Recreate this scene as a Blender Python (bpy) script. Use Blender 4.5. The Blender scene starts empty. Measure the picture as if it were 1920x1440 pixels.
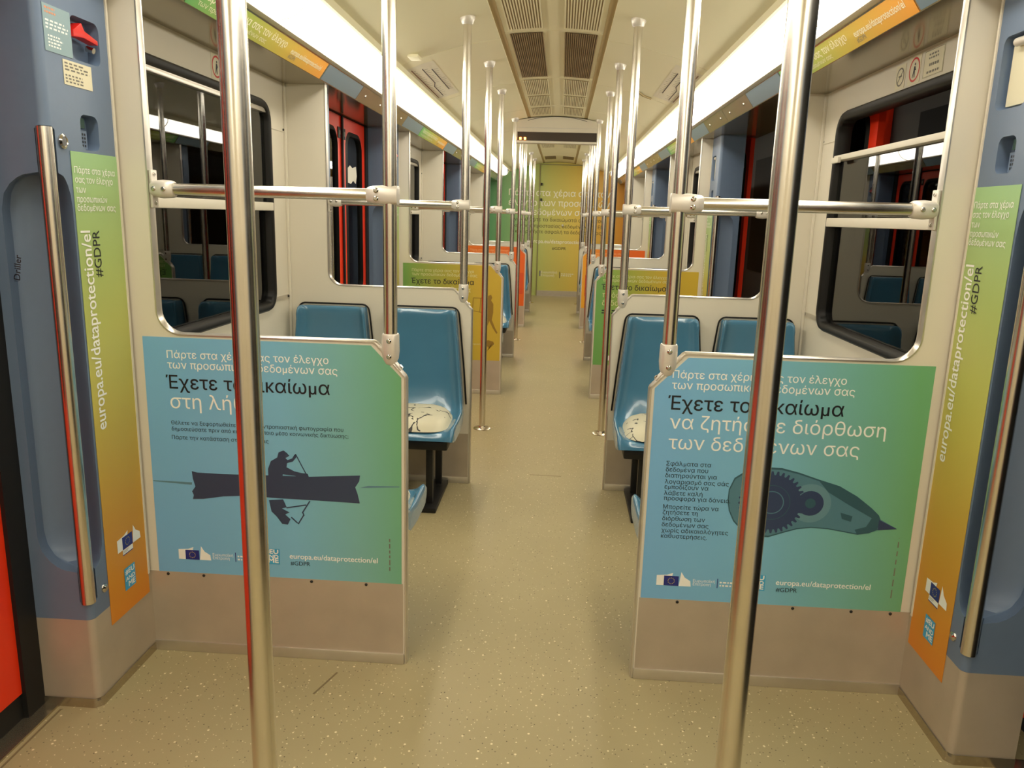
import bpy, bmesh, math, random
from mathutils import Vector, Matrix
random.seed(7)
SC = bpy.context.scene
COL = SC.collection

# ------------------------------------------------------------------ camera
CAM_LOC = (0.0862, 0.0, 1.4580)
CR = Vector((0.99761564, 0.06305725, 0.0280504))
CU = Vector((-0.04068004, 0.20894559, 0.97708079))
CF = Vector((-0.05575102, 0.97589217, -0.21101256))
cam_data = bpy.data.cameras.new('camera')
cam_data.sensor_fit = 'HORIZONTAL'
cam_data.sensor_width = 36.0
cam_data.lens = 1455.08 / 1920 * 36.0
cam_data.clip_start = 0.02
cam = bpy.data.objects.new('camera', cam_data)
COL.objects.link(cam)
m = Matrix((CR, CU, -CF)).transposed().to_4x4()
m.translation = CAM_LOC
cam.matrix_world = m
SC.camera = cam

# ------------------------------------------------------------------ world, exposure
world = bpy.data.worlds.new('world')
SC.world = world
world.use_nodes = True
world.node_tree.nodes['Background'].inputs[0].default_value = (0.010, 0.009, 0.007, 1)
world.node_tree.nodes['Background'].inputs[1].default_value = 0.3
SC.view_settings.view_transform = 'Standard'
SC.view_settings.look = 'None'
SC.view_settings.gamma = 1.0
SC.view_settings.exposure = 0.88
SC.view_settings.use_curve_mapping = False
LIGHT_STRENGTH = 7.0
LIGHT_COLOR = (1.0, 0.95, 0.82, 1)

# ------------------------------------------------------------------ dimensions (metres)
A, CH, ZC, ZT, XO = .372, .097, .967, 1.0735, 1.14
WP, WW, ZS, DX = 1.219, 1.352, 2.083, 1.40
PY = [2.3085, 4.0988, 6.3223, 8.0867, 10.4325, 12.1794]
PE = 14.808
VY = [1.209, 5.23, 9.285, 13.50]
Y0 = -2.6
XP, ZB = .4192, 1.5084
PL = .327                      # length of a door pillar along the car
def zc(x): return 2.452 - .227 * x * x

# ------------------------------------------------------------------ materials
def lin(c):
    return tuple((v / 255 / 12.92) if v / 255 <= .04045 else ((v / 255 + .055) / 1.055) ** 2.4 for v in c) + (1,)
MATS = {}
def mat(name, c, rough=.5, metal=0., var=0., vscale=6., bump=0., bscale=200., spec=.5, emit=None, estr=0., coat=0.):
    if name in MATS: return MATS[name]
    ma = bpy.data.materials.new(name); ma.use_nodes = True
    nt = ma.node_tree; b = nt.nodes['Principled BSDF']
    col = lin(c)
    b.inputs['Base Color'].default_value = col
    b.inputs['Roughness'].default_value = rough
    b.inputs['Metallic'].default_value = metal
    b.inputs['Specular IOR Level'].default_value = spec
    b.inputs['Coat Weight'].default_value = coat
    if emit:
        b.inputs['Emission Color'].default_value = emit; b.inputs['Emission Strength'].default_value = estr
    if var > 0 or bump > 0:
        tc = nt.nodes.new('ShaderNodeTexCoord')
    if var > 0:
        n = nt.nodes.new('ShaderNodeTexNoise'); n.inputs['Scale'].default_value = vscale; n.inputs['Detail'].default_value = 6
        nt.links.new(tc.outputs['Object'], n.inputs['Vector'])
        mx = nt.nodes.new('ShaderNodeMix'); mx.data_type = 'RGBA'
        mx.inputs['A'].default_value = tuple(v * (1 - var) for v in col[:3]) + (1,)
        mx.inputs['B'].default_value = tuple(min(1, v * (1 + var)) for v in col[:3]) + (1,)
        nt.links.new(n.outputs['Fac'], mx.inputs['Factor']); nt.links.new(mx.outputs['Result'], b.inputs['Base Color'])
        mr = nt.nodes.new('ShaderNodeMapRange'); mr.inputs['To Min'].default_value = rough * .85; mr.inputs['To Max'].default_value = min(1, rough * 1.2)
        nt.links.new(n.outputs['Fac'], mr.inputs['Value']); nt.links.new(mr.outputs['Result'], b.inputs['Roughness'])
    if bump > 0:
        n2 = nt.nodes.new('ShaderNodeTexNoise'); n2.inputs['Scale'].default_value = bscale
        nt.links.new(tc.outputs['Object'], n2.inputs['Vector'])
        bp = nt.nodes.new('ShaderNodeBump'); bp.inputs['Strength'].default_value = bump; bp.inputs['Distance'].default_value = .002
        nt.links.new(n2.outputs['Fac'], bp.inputs['Height']); nt.links.new(bp.outputs['Normal'], b.inputs['Normal'])
    MATS[name] = ma
    return ma
def gradient(name, stops, axis=0, lo=0., hi=1., skew=0., rough=.38):
    ma = bpy.data.materials.new(name); ma.use_nodes = True
    nt = ma.node_tree; b = nt.nodes['Principled BSDF']; b.inputs['Roughness'].default_value = rough
    b.inputs['Specular IOR Level'].default_value = .4
    tc = nt.nodes.new('ShaderNodeTexCoord'); sp = nt.nodes.new('ShaderNodeSeparateXYZ')
    nt.links.new(tc.outputs['Object'], sp.inputs[0])
    ad = nt.nodes.new('ShaderNodeMath'); ad.operation = 'MULTIPLY_ADD'; ad.inputs[1].default_value = skew
    nt.links.new(sp.outputs[1 - axis], ad.inputs[0]); nt.links.new(sp.outputs[axis], ad.inputs[2])
    mr = nt.nodes.new('ShaderNodeMapRange'); mr.inputs['From Min'].default_value = lo; mr.inputs['From Max'].default_value = hi
    nt.links.new(ad.outputs[0], mr.inputs['Value'])
    cr = nt.nodes.new('ShaderNodeValToRGB'); el = cr.color_ramp.elements
    el[0].position, el[0].color = stops[0][0], lin(stops[0][1]); el[1].position, el[1].color = stops[-1][0], lin(stops[-1][1])
    for p, c in stops[1:-1]:
        e = el.new(p); e.color = lin(c)
    nt.links.new(mr.outputs['Result'], cr.inputs['Fac']); nt.links.new(cr.outputs['Color'], b.inputs['Base Color'])
    return ma

BEIGE = mat('cream_laminate', (222, 214, 196), .42, var=.05, vscale=3)
CEIL = mat('ceiling_paint', (246, 239, 204), .5, var=.03, vscale=2)
CEILC = mat('ceiling_centre_paint', (236, 226, 188), .5, var=.03, vscale=2)
GROOVE = mat('ceiling_groove', (182, 158, 108), .6)
ALU = mat('brushed_aluminium', (214, 208, 198), .3, .85, var=.06, vscale=30)
STEEL = mat('stainless_pole', (222, 216, 205), .24, 1., var=.05, vscale=25)
STEELR = mat('satin_steel_panel', (190, 178, 156), .24, .9, var=.12, vscale=10)
KICK = mat('worn_kick_plate', (190, 177, 158), .42, .35, var=.16, vscale=9, bump=.15, bscale=500)
CAST = mat('cast_silver_clamp', (222, 215, 205), .35, .35)
SCREW = mat('polished_screw', (200, 196, 190), .15, 1.)
SOFF = mat('glossy_soffit', (150, 138, 112), .13, .55, var=.08, vscale=5)
COVE = mat('cove_steel', (190, 178, 146), .16, .8, var=.06, vscale=8)
BLUEP = mat('blue_grey_moulding', (104, 122, 148), .34, var=.05, vscale=40, bump=.04, bscale=300)
SEAT = mat('seat_blue_shell', (70, 120, 150), .2, var=.10, vscale=7, coat=.3)
BLACK = mat('black_rubber', (20, 18, 15), .45, spec=.25)
BLACKM = mat('black_steel', (26, 25, 24), .45, .2)
RED = mat('red_door_paint', (238, 54, 18), .35, var=.04, vscale=5)
REDH = mat('red_handle', (214, 32, 24), .35)
WHITEP = mat('white_print', (248, 248, 242), .45)
INK = mat('black_print', (22, 26, 34), .45)
GREYP = mat('grey_print', (120, 116, 104), .5)
CREAMS = mat('cream_sticker', (226, 218, 188), .45)
TEALS = mat('teal_sticker', (140, 165, 172), .45)
ORANGEP = mat('orange_print', (222, 150, 110), .45)
FLAGB = mat('flag_blue', (34, 44, 128), .45)
STARY = mat('star_yellow', (240, 214, 60), .45)
CYANP = mat('cyan_print', (64, 168, 214), .45)
NAVY = mat('navy_silhouette', (52, 66, 92), .45)
NAVY2 = mat('slate_silhouette', (72, 88, 116), .45)
TEALD = mat('device_teal', (84, 130, 146), .45)
TEALD2 = mat('device_teal_dark', (52, 92, 104), .45)
GEARM = mat('gear_navy', (50, 66, 100), .45)
OLIVE = mat('olive_silhouette', (150, 118, 40), .45)
VENTD = mat('vent_dark', (96, 74, 46), .6)
VENTS = mat('vent_slot', (150, 128, 88), .6)
DARK = mat('dark_cavity', (20, 18, 16), .7)
LEDB = mat('display_black', (62, 50, 40), .3)
LED = mat('amber_led', (255, 150, 30), .4, emit=(1, .32, .03, 1), estr=14)
SIGNR = mat('sign_red', (208, 34, 24), .4)
NBODY = mat('neighbour_body', (30, 26, 23), .6)
SEAL = mat('door_seal', (14, 13, 12), .6)
DIFF = mat('light_diffuser', (250, 248, 240), .4, emit=LIGHT_COLOR, estr=LIGHT_STRENGTH)

def glass():
    ma = bpy.data.materials.new('window_glass'); ma.use_nodes = True
    nt = ma.node_tree; nt.nodes.clear()
    o = nt.nodes.new('ShaderNodeOutputMaterial'); mx = nt.nodes.new('ShaderNodeMixShader')
    t = nt.nodes.new('ShaderNodeBsdfTransparent'); t.inputs[0].default_value = (.80, .82, .76, 1)
    g = nt.nodes.new('ShaderNodeBsdfGlossy'); g.inputs['Roughness'].default_value = .01
    f = nt.nodes.new('ShaderNodeFresnel'); f.inputs['IOR'].default_value = 1.6
    nt.links.new(f.outputs[0], mx.inputs[0]); nt.links.new(t.outputs[0], mx.inputs[1]); nt.links.new(g.outputs[0], mx.inputs[2])
    nt.links.new(mx.outputs[0], o.inputs[0])
    return ma
GLASS = glass()

def floor_mat():
    ma = bpy.data.materials.new('speckled_linoleum'); ma.use_nodes = True
    nt = ma.node_tree; b = nt.nodes['Principled BSDF']; b.inputs['Roughness'].default_value = .42
    b.inputs['Specular IOR Level'].default_value = .35
    tc = nt.nodes.new('ShaderNodeTexCoord')
    n = nt.nodes.new('ShaderNodeTexNoise'); n.inputs['Scale'].default_value = 2.2; n.inputs['Detail'].default_value = 8
    nt.links.new(tc.outputs['Object'], n.inputs['Vector'])
    base = nt.nodes.new('ShaderNodeMix'); base.data_type = 'RGBA'
    base.inputs['A'].default_value = lin((156, 143, 106)); base.inputs['B'].default_value = lin((171, 157, 118))
    nt.links.new(n.outputs['Fac'], base.inputs['Factor'])
    prev = base
    for scale, thr, colr, rnd in ((58, .20, (226, 212, 172), .90), (118, .22, (214, 200, 160), .82), (105, .22, (104, 92, 68), .82)):
        v = nt.nodes.new('ShaderNodeTexVoronoi'); v.inputs['Scale'].default_value = scale
        nt.links.new(tc.outputs['Object'], v.inputs['Vector'])
        lt = nt.nodes.new('ShaderNodeMath'); lt.operation = 'LESS_THAN'; lt.inputs[1].default_value = thr
        nt.links.new(v.outputs['Distance'], lt.inputs[0])
        sp = nt.nodes.new('ShaderNodeSeparateColor'); nt.links.new(v.outputs['Color'], sp.inputs[0])
        gt = nt.nodes.new('ShaderNodeMath'); gt.operation = 'GREATER_THAN'; gt.inputs[1].default_value = rnd
        nt.links.new(sp.outputs[0], gt.inputs[0])
        mu = nt.nodes.new('ShaderNodeMath'); mu.operation = 'MULTIPLY'
        nt.links.new(lt.outputs[0], mu.inputs[0]); nt.links.new(gt.outputs[0], mu.inputs[1])
        mx = nt.nodes.new('ShaderNodeMix'); mx.data_type = 'RGBA'; mx.inputs['B'].default_value = lin(colr)
        nt.links.new(mu.outputs[0], mx.inputs['Factor']); nt.links.new(prev.outputs['Result'], mx.inputs['A'])
        prev = mx
    nt.links.new(prev.outputs['Result'], b.inputs['Base Color'])
    return ma
FLOORM = floor_mat()

def cushion_mat():
    ma = bpy.data.materials.new('doodle_vinyl'); ma.use_nodes = True
    nt = ma.node_tree; b = nt.nodes['Principled BSDF']; b.inputs['Roughness'].default_value = .5
    tc = nt.nodes.new('ShaderNodeTexCoord')
    n = nt.nodes.new('ShaderNodeTexNoise'); n.inputs['Scale'].default_value = 9
    nt.links.new(tc.outputs['Object'], n.inputs['Vector'])
    mixv = nt.nodes.new('ShaderNodeMix'); mixv.data_type = 'RGBA'; mixv.inputs['Factor'].default_value = .12
    nt.links.new(tc.outputs['Object'], mixv.inputs['A']); nt.links.new(n.outputs['Color'], mixv.inputs['B'])
    v = nt.nodes.new('ShaderNodeTexVoronoi'); v.feature = 'DISTANCE_TO_EDGE'; v.inputs['Scale'].default_value = 10
    nt.links.new(mixv.outputs['Result'], v.inputs['Vector'])
    lt = nt.nodes.new('ShaderNodeMath'); lt.operation = 'LESS_THAN'; lt.inputs[1].default_value = .03
    nt.links.new(v.outputs['Distance'], lt.inputs[0])
    n2 = nt.nodes.new('ShaderNodeTexNoise'); n2.inputs['Scale'].default_value = 14
    nt.links.new(tc.outputs['Object'], n2.inputs['Vector'])
    gt = nt.nodes.new('ShaderNodeMath'); gt.operation = 'GREATER_THAN'; gt.inputs[1].default_value = .5
    nt.links.new(n2.outputs['Fac'], gt.inputs[0])
    mu = nt.nodes.new('ShaderNodeMath'); mu.operation = 'MULTIPLY'
    nt.links.new(lt.outputs[0], mu.inputs[0]); nt.links.new(gt.outputs[0], mu.inputs[1])
    mx = nt.nodes.new('ShaderNodeMix'); mx.data_type = 'RGBA'
    mx.inputs['A'].default_value = lin((206, 199, 172)); mx.inputs['B'].default_value = lin((40, 36, 30))
    nt.links.new(mu.outputs[0], mx.inputs['Factor']); nt.links.new(mx.outputs['Result'], b.inputs['Base Color'])
    return ma
CUSH = cushion_mat()

# ------------------------------------------------------------------ mesh helpers
class MB:
    def __init__(self): self.v = []; self.f = []
    def add(self, v, f):
        o = len(self.v); self.v += [tuple(p) for p in v]; self.f += [tuple(i + o for i in q) for q in f]; return self
    def box(self, x0, x1, y0, y1, z0, z1):
        return self.add([(x, y, z) for z in (z0, z1) for y in (y0, y1) for x in (x0, x1)],
                        [(0, 2, 3, 1), (4, 5, 7, 6), (0, 1, 5, 4), (2, 6, 7, 3), (0, 4, 6, 2), (1, 3, 7, 5)])
    def tube(self, path, r, n=12, cap=True, r2=None, up=None):
        path = [Vector(p) for p in path]; N = len(path); rings = []
        rr = r if isinstance(r, (list, tuple)) else [r] * N
        ref = Vector(up) if up else None
        for i, p in enumerate(path):
            a = (path[i] - path[i - 1]).normalized() if i else None
            b = (path[i + 1] - path[i]).normalized() if i < N - 1 else None
            t = ((a or b) + (b or a)).normalized()
            k = 1.
            if a and b: k = 1 / max(.35, math.sqrt(max(.01, (1 + a.dot(b)) / 2)))
            if ref is None: ref = Vector((0, 0, 1)) if abs(t.z) < .9 else Vector((1, 0, 0))
            e1 = t.cross(ref).normalized(); e2 = e1.cross(t).normalized()
            if not up: ref = e2
            rings.append([p + e1 * (math.cos(2 * math.pi * j / n) * rr[i] * k) + e2 * (math.sin(2 * math.pi * j / n) * (r2 or rr[i])) for j in range(n)])
        v = [q for rg in rings for q in rg]
        f = [(i * n + j, i * n + (j + 1) % n, (i + 1) * n + (j + 1) % n, (i + 1) * n + j) for i in range(N - 1) for j in range(n)]
        if cap: f += [tuple(range(n))[::-1], tuple(range((N - 1) * n, N * n))]
        return self.add(v, f)
    def lathe(self, prof, c=(0, 0, 0), n=24, axis='z'):
        v = []
        for r, z in prof:
            for j in range(n):
                a = 2 * math.pi * j / n; x, y = r * math.cos(a), r * math.sin(a)
                q = {'z': (x, y, z), 'x': (z, x, y), 'y': (x, z, y)}[axis]
                v.append((c[0] + q[0], c[1] + q[1], c[2] + q[2]))
        N = len(prof)
        f = [(i * n + j, i * n + (j + 1) % n, (i + 1) * n + (j + 1) % n, (i + 1) * n + j) for i in range(N - 1) for j in range(n)]
        f += [tuple(range(n))[::-1], tuple(range((N - 1) * n, N * n))]
        return self.add(v, f)
    def prism(self, pts, fn0, fn1):
        n = len(pts); v = [fn0(p) for p in pts] + [fn1(p) for p in pts]
        return self.add(v, [tuple(range(n)), tuple(range(2 * n - 1, n - 1, -1))] + [(i, (i + 1) % n, n + (i + 1) % n, n + i) for i in range(n)])
    def ring(self, la, lb):
        n = len(la)
        return self.add(list(la) + list(lb), [(i, (i + 1) % n, n + (i + 1) % n, n + i) for i in range(n)])
    def sheet(self, rows):
        n = len(rows[0]); v = [p for r in rows for p in r]
        return self.add(v, [(i * n + j, i * n + j + 1, (i + 1) * n + j + 1, (i + 1) * n + j) for i in range(len(rows) - 1) for j in range(n - 1)])
    def mesh(self, name, off=(0, 0, 0), bevel=0., smooth=None, recalc=True, tri=False):
        me = bpy.data.meshes.new(name)
        me.from_pydata([(p[0] - off[0], p[1] - off[1], p[2] - off[2]) for p in self.v], [], self.f)
        bm = bmesh.new(); bm.from_mesh(me)
        bmesh.ops.remove_doubles(bm, verts=bm.verts, dist=1e-5)
        if recalc: bmesh.ops.recalc_face_normals(bm, faces=bm.faces)
        if tri: bmesh.ops.triangulate(bm, faces=[f for f in bm.faces if len(f.verts) > 4])
        if bevel > 0:
            ed = [e for e in bm.edges if len(e.link_faces) == 2 and e.calc_face_angle(0) > .6]
            bmesh.ops.bevel(bm, geom=ed, offset=bevel, segments=2, affect='EDGES', profile=.6)
        bm.to_mesh(me); bm.free()
        if smooth is None: smooth = 35
        if smooth:
            for p in me.polygons: p.use_smooth = True
            me.set_sharp_from_angle(angle=math.radians(smooth))
        return me
def rrect(y0, y1, z0, z1, r, k=7):
    out = []
    for cx, cz, a0 in ((y1 - r, z1 - r, 0), (y0 + r, z1 - r, 90), (y0 + r, z0 + r, 180), (y1 - r, z0 + r, 270)):
        for i in range(k):
            a = math.radians(a0 + 90 * i / (k - 1)); out.append((cx + r * math.cos(a), cz + r * math.sin(a)))
    return out
def rect_hole(mb, Y0_, Y1_, Z0_, Z1_, loop, k, fn):
    """flat plate (Y0_..Y1_, Z0_..Z1_) with a rounded hole; loop comes from rrect"""
    cor = [(Y1_, Z1_), (Y0_, Z1_), (Y0_, Z0_), (Y1_, Z0_)]
    for c in range(4):
        seg = loop[c * k:(c + 1) * k]
        for i in range(k - 1): mb.add([fn(seg[i]), fn(seg[i + 1]), fn(cor[c])], [(0, 1, 2)])
        nx = loop[((c + 1) % 4) * k]
        mb.add([fn(seg[-1]), fn(nx), fn(cor[(c + 1) % 4]), fn(cor[c])], [(0, 1, 2, 3)])

def props(o, label=None, cat=None, group=None, kind=None):
    if label: o['label'] = label
    if cat: o['category'] = cat
    if group: o['group'] = group
    if kind: o['kind'] = kind
    return o
def empty(name, loc, label=None, cat=None, group=None, kind=None):
    o = bpy.data.objects.new(name, None); o.empty_display_size = .1; COL.objects.link(o); o.location = loc
    return props(o, label, cat, group, kind)
def obj(name, me, ma, parent=None, loc=(0, 0, 0), **kw):
    o = bpy.data.objects.new(name, me); COL.objects.link(o)
    if ma and not me.materials: me.materials.append(ma)
    if parent: o.parent = parent
    o.location = loc
    return props(o, **kw)
def part(name, mb, ma, root, bevel=0., smooth=None, recalc=True, kind=None, label=None, tri=False):
    """child mesh whose vertices were given in world coordinates"""
    base = Vector(root.location); p = root.parent
    while p: base += Vector(p.location); p = p.parent
    return obj(name, mb.mesh(name, base, bevel, smooth, recalc, tri), ma, root, kind=kind, label=label)
def whole(name, mb, ma, loc, bevel=0., smooth=None, recalc=True, **kw):
    return obj(name, mb.mesh(name, loc, bevel, smooth, recalc), ma, None, loc, **kw)
def copy_tree(o, parent=None, delta=(0, 0, 0), label=None):
    c = o.copy(); COL.objects.link(c); c.parent = parent
    if parent is None: c.location = Vector(o.location) + Vector(delta)
    if label: c['label'] = label
    for ch in list(o.children): copy_tree(ch, c)
    return c
SIDE = {-1: 'left', 1: 'right'}

# ------------------------------------------------------------------ flat print helpers
def frame_matrix(origin, u, n):
    u = Vector(u).normalized(); n = Vector(n).normalized(); v = n.cross(u)
    mm = Matrix((u, v, n)).transposed().to_4x4(); mm.translation = origin
    return mm
def sheet(name, pts, ma, origin, u, n, thick=.0015, **kw):
    mb = MB(); mb.prism(pts, lambda p: (p[0], p[1], 0), lambda p: (p[0], p[1], thick))
    o = obj(name, mb.mesh(name, smooth=0), ma, **kw); o.matrix_world = frame_matrix(origin, u, n)
    return o
def poly(parent, name, pts, ma, z=.0022, **kw):
    me = bpy.data.meshes.new(name); me.from_pydata([(p[0], p[1], z) for p in pts], [], [tuple(range(len(pts)))])
    bm = bmesh.new(); bm.from_mesh(me); bmesh.ops.triangulate(bm, faces=bm.faces); bm.to_mesh(me); bm.free()
    return obj(name, me, ma, parent, **kw)
def rectpts(x0, y0, x1, y1): return [(x0, y0), (x1, y0), (x1, y1), (x0, y1)]
TXT = {}
from mathutils.geometry import delaunay_2d_cdt
GLY = {}
def text_mesh(body, bold):
    key = (body, bold)
    if key not in TXT:
        cu = bpy.data.curves.new('lettering', 'FONT'); cu.body = body.replace('\u03bc', '\u00b5'); cu.size = 1.; cu.resolution_u = 3; cu.fill_mode = 'NONE'
        o = bpy.data.objects.new('lettering', cu); COL.objects.link(o)
        bpy.context.view_layer.update()
        me = bpy.data.meshes.new_from_object(o.evaluated_get(bpy.context.evaluated_depsgraph_get()))
        bpy.data.objects.remove(o); bpy.data.curves.remove(cu)
        nb = {}
        for e in me.edges:
            a, b = e.vertices; nb.setdefault(a, []).append(b); nb.setdefault(b, []).append(a)
        seen = set(); loops = []
        for v0 in sorted(nb):
            if v0 in seen: continue
            lp = [v0]; seen.add(v0); cur = v0; prev = -1
            while True:
                c = sorted(q for q in nb[cur] if q != prev and q not in seen)
                if not c: break
                q = cur + 1 if cur + 1 in c else c[0]
                prev, cur = cur, q; lp.append(q); seen.add(q)
            pts = [(me.vertices[i].co.x, me.vertices[i].co.y) for i in lp]
            pts = [p for i, p in enumerate(pts) if (p[0] - pts[i - 1][0]) ** 2 + (p[1] - pts[i - 1][1]) ** 2 > 1e-9]
            if len(pts) > 2: loops.append(pts)
        bpy.data.meshes.remove(me)
        area = lambda l: sum(l[i][0] * l[(i + 1) % len(l)][1] - l[(i + 1) % len(l)][0] * l[i][1] for i in range(len(l))) / 2
        # cluster outlines that overlap (one cluster = one glyph), fill each by its winding number
        cl = []
        for l in sorted(loops, key=lambda l: min(p[0] for p in l)):
            x0, x1 = min(p[0] for p in l), max(p[0] for p in l)
            if cl and x0 < cl[-1][1] - .01: cl[-1][0].append(l); cl[-1][1] = max(cl[-1][1], x1)
            else: cl.append([[l], x1])
        V = []; Fc = []
        for ls, _ in cl:
            ox = min(p[0] for l in ls for p in l)
            gk = (bold, tuple((round(p[0] - ox, 3), round(p[1], 3)) for l in ls for p in l))
            if gk not in GLY:
                ls = [[(p[0] - ox, p[1]) for p in l] for l in ls]
                if bold:
                    big = max(ls, key=lambda l: abs(area(l))); sg = 1 if area(big) > 0 else -1; nl = []
                    for l in ls:
                        n = len(l); q = []
                        for i in range(n):
                            t = Vector((l[(i + 1) % n][0] - l[i - 1][0], l[(i + 1) % n][1] - l[i - 1][1]))
                            if t.length > 1e-9: t.normalize()
                            q.append((l[i][0] + sg * t.y * bold, l[i][1] - sg * t.x * bold))
                        nl.append(q)
                    ls = nl
                pv = []; pe = []
                for l in ls:
                    o_ = len(pv); pv += [Vector(p) for p in l]; pe += [(o_ + i, o_ + (i + 1) % len(l)) for i in range(len(l))]
                r = delaunay_2d_cdt(pv, pe, [], 0, 1e-6)
                ov, of = r[0], r[2]; keep = []
                for t in of:
                    cx = sum(ov[i].x for i in t) / len(t); cy = sum(ov[i].y for i in t) / len(t); wn = 0
                    for l in ls:
                        for i in range(len(l)):
                            (xa, ya), (xb, yb) = l[i - 1], l[i]
                            if (ya > cy) != (yb > cy) and cx < (xb - xa) * (cy - ya) / (yb - ya) + xa: wn += 1 if yb > ya else -1
                    if wn: keep.append(tuple(t))
                GLY[gk] = ([(p.x, p.y) for p in ov], keep)
            gv, gf = GLY[gk]; o_ = len(V)
            V += [(p[0] + ox, p[1]) for p in gv]; Fc += [tuple(i + o_ for i in t) for t in gf]
        xs = [p[0] for p in V]
        TXT[key] = (V, Fc, min(xs), max(xs))
    return TXT[key]
def text(parent, body, x, y, ma, width=None, size=None, bold=0., spacing=1., rot=0., z=.0022, sy=1., align='L', name='lettering'):
    lines = body.split('\n'); data = [text_mesh(t, bold) for t in lines]
    if len(lines) == 1 and ' ' in body and width and width / (data[0][3] - data[0][2]) > .045 and rot == 0 and align in 'LC':
        if align == 'C': x -= width / 2
        sc = width / (data[0][3] - data[0][2]); words = body.split(' ')
        tw = [text_mesh(t, bold) for t in words]; gap = (data[0][3] - data[0][2] - sum(d[3] - d[2] for d in tw)) / (len(words) - 1)
        for t, d in zip(words, tw):
            o = text(parent, t, x, y, ma, size=sc, bold=bold, z=z, sy=sy, name=name); x += (d[3] - d[2] + gap) * sc
        return o
    s = width / max(d[3] - d[2] for d in data) if width else size
    c, sn = math.cos(rot), math.sin(rot)
    for k, (v, f, x0, x1) in enumerate(data):
        sh = {'L': -x0, 'C': -(x0 + x1) / 2, 'R': -x1}[align]
        pts = []
        for p in v:
            a, b = (p[0] + sh) * s, (p[1] - k * spacing) * s * sy
            pts.append((x + a * c - b * sn, y + a * sn + b * c, z))
        me = bpy.data.meshes.new('lettering'); me.from_pydata(pts, [], f)
        o = obj(name, me, ma, parent)
    return o
def disc(cx, cy, r, n=20): return [(cx + r * math.cos(2 * math.pi * i / n), cy + r * math.sin(2 * math.pi * i / n)) for i in range(n)]
def lines_mesh(parent, name, segs, w, ma, z=.0022):
    mb = MB()
    for (x0, y0, x1, y1) in segs:
        d = Vector((x1 - x0, y1 - y0)); d.normalize(); nx, ny = -d.y * w / 2, d.x * w / 2
        mb.add([(x0 + nx, y0 + ny, z), (x0 - nx, y0 - ny, z), (x1 - nx, y1 - ny, z), (x1 + nx, y1 + ny, z)], [(0, 1, 2, 3)])
    return obj(name, mb.mesh(name, smooth=0), ma, parent)
def ring_poly(parent, name, cx, cy, r0, r1, ma, z=.0024, n=32, sx=1.):
    mb = MB()
    mb.ring([(cx + sx * r0 * math.cos(2 * math.pi * i / n), cy + r0 * math.sin(2 * math.pi * i / n), z) for i in range(n)],
            [(cx + sx * r1 * math.cos(2 * math.pi * i / n), cy + r1 * math.sin(2 * math.pi * i / n), z) for i in range(n)])
    return obj(name, mb.mesh(name, smooth=0), ma, parent)
def fine_print(parent, x, y, w, h, n, ma, z=.0022, vertical=False):
    """rows of print too small to read in the photograph"""
    mb = MB(); st = h / n
    for k in range(n):
        a = 0.; end = w * (random.uniform(.75, 1) if n > 1 else 1)
        while a < end:
            l = min(random.uniform(.12, .3) * max(w, h) * .6, end - a); b0 = y + h - (k + .75) * st; hh = st * .5
            q = rectpts(x + a, b0, x + a + l, b0 + hh)
            if vertical: q = [(x - (p[1] - y), y + (p[0] - x)) for p in q]
            mb.add([(p[0], p[1], z) for p in q], [(0, 1, 2, 3)]); a += l + .06 * w
    return obj('fine_print', mb.mesh('fine_print', smooth=0), ma, parent, kind='stuff')
def emblem(parent, x, y, s, compact=False):
    """white swoosh, blue flag and ring of yellow stars; s = flag width"""
    h = s * .72
    poly(parent, 'emblem_wing', [(x - .5 * s, y), (x, y), (x, y + h), (x + .55 * s, y + h), (x + .6 * s, y + h * 1.32), (x + .2 * s, y + h * 1.1), (x - .5 * s, y + h * 1.02)], WHITEP, .0021)
    poly(parent, 'emblem_wing', [(x + 1.03 * s, y), (x + 1.85 * s, y), (x + 1.8 * s, y + h * .55), (x + 1.4 * s, y + h * .9), (x + 1.15 * s, y + h * 1.45)], WHITEP, .0021)
    poly(parent, 'flag', rectpts(x, y, x + s, y + h), FLAGB, .0024)
    mb = MB()
    for i in range(12):
        a = 2 * math.pi * i / 12; cx, cy = x + s / 2 + .27 * h * 1.1 * math.cos(a), y + h / 2 + .27 * h * 1.1 * math.sin(a)
        pts = [(cx + (.055 if j % 2 == 0 else .024) * h * math.cos(math.pi / 2 + math.pi * j / 5), cy + (.055 if j % 2 == 0 else .024) * h * math.sin(math.pi / 2 + math.pi * j / 5), .0027) for j in range(10)]
        mb.add(pts, [tuple(range(10))])
    obj('flag_stars', mb.mesh('flag_stars', smooth=0), STARY, parent)
def hashtag_box(parent, x, y, w, h):
    poly(parent, 'hashtag_box', rectpts(x, y, x + w, y + h), CYANP, .0022)
    for i, t in enumerate(('#EU', 'AND', 'ME')):
        text(parent, t, x + w * .93, y + h * (.70 - .30 * i), WHITEP, width=w * (.84 if i < 2 else .62), bold=.03, align='R', z=.0026, sy=.8)

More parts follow.
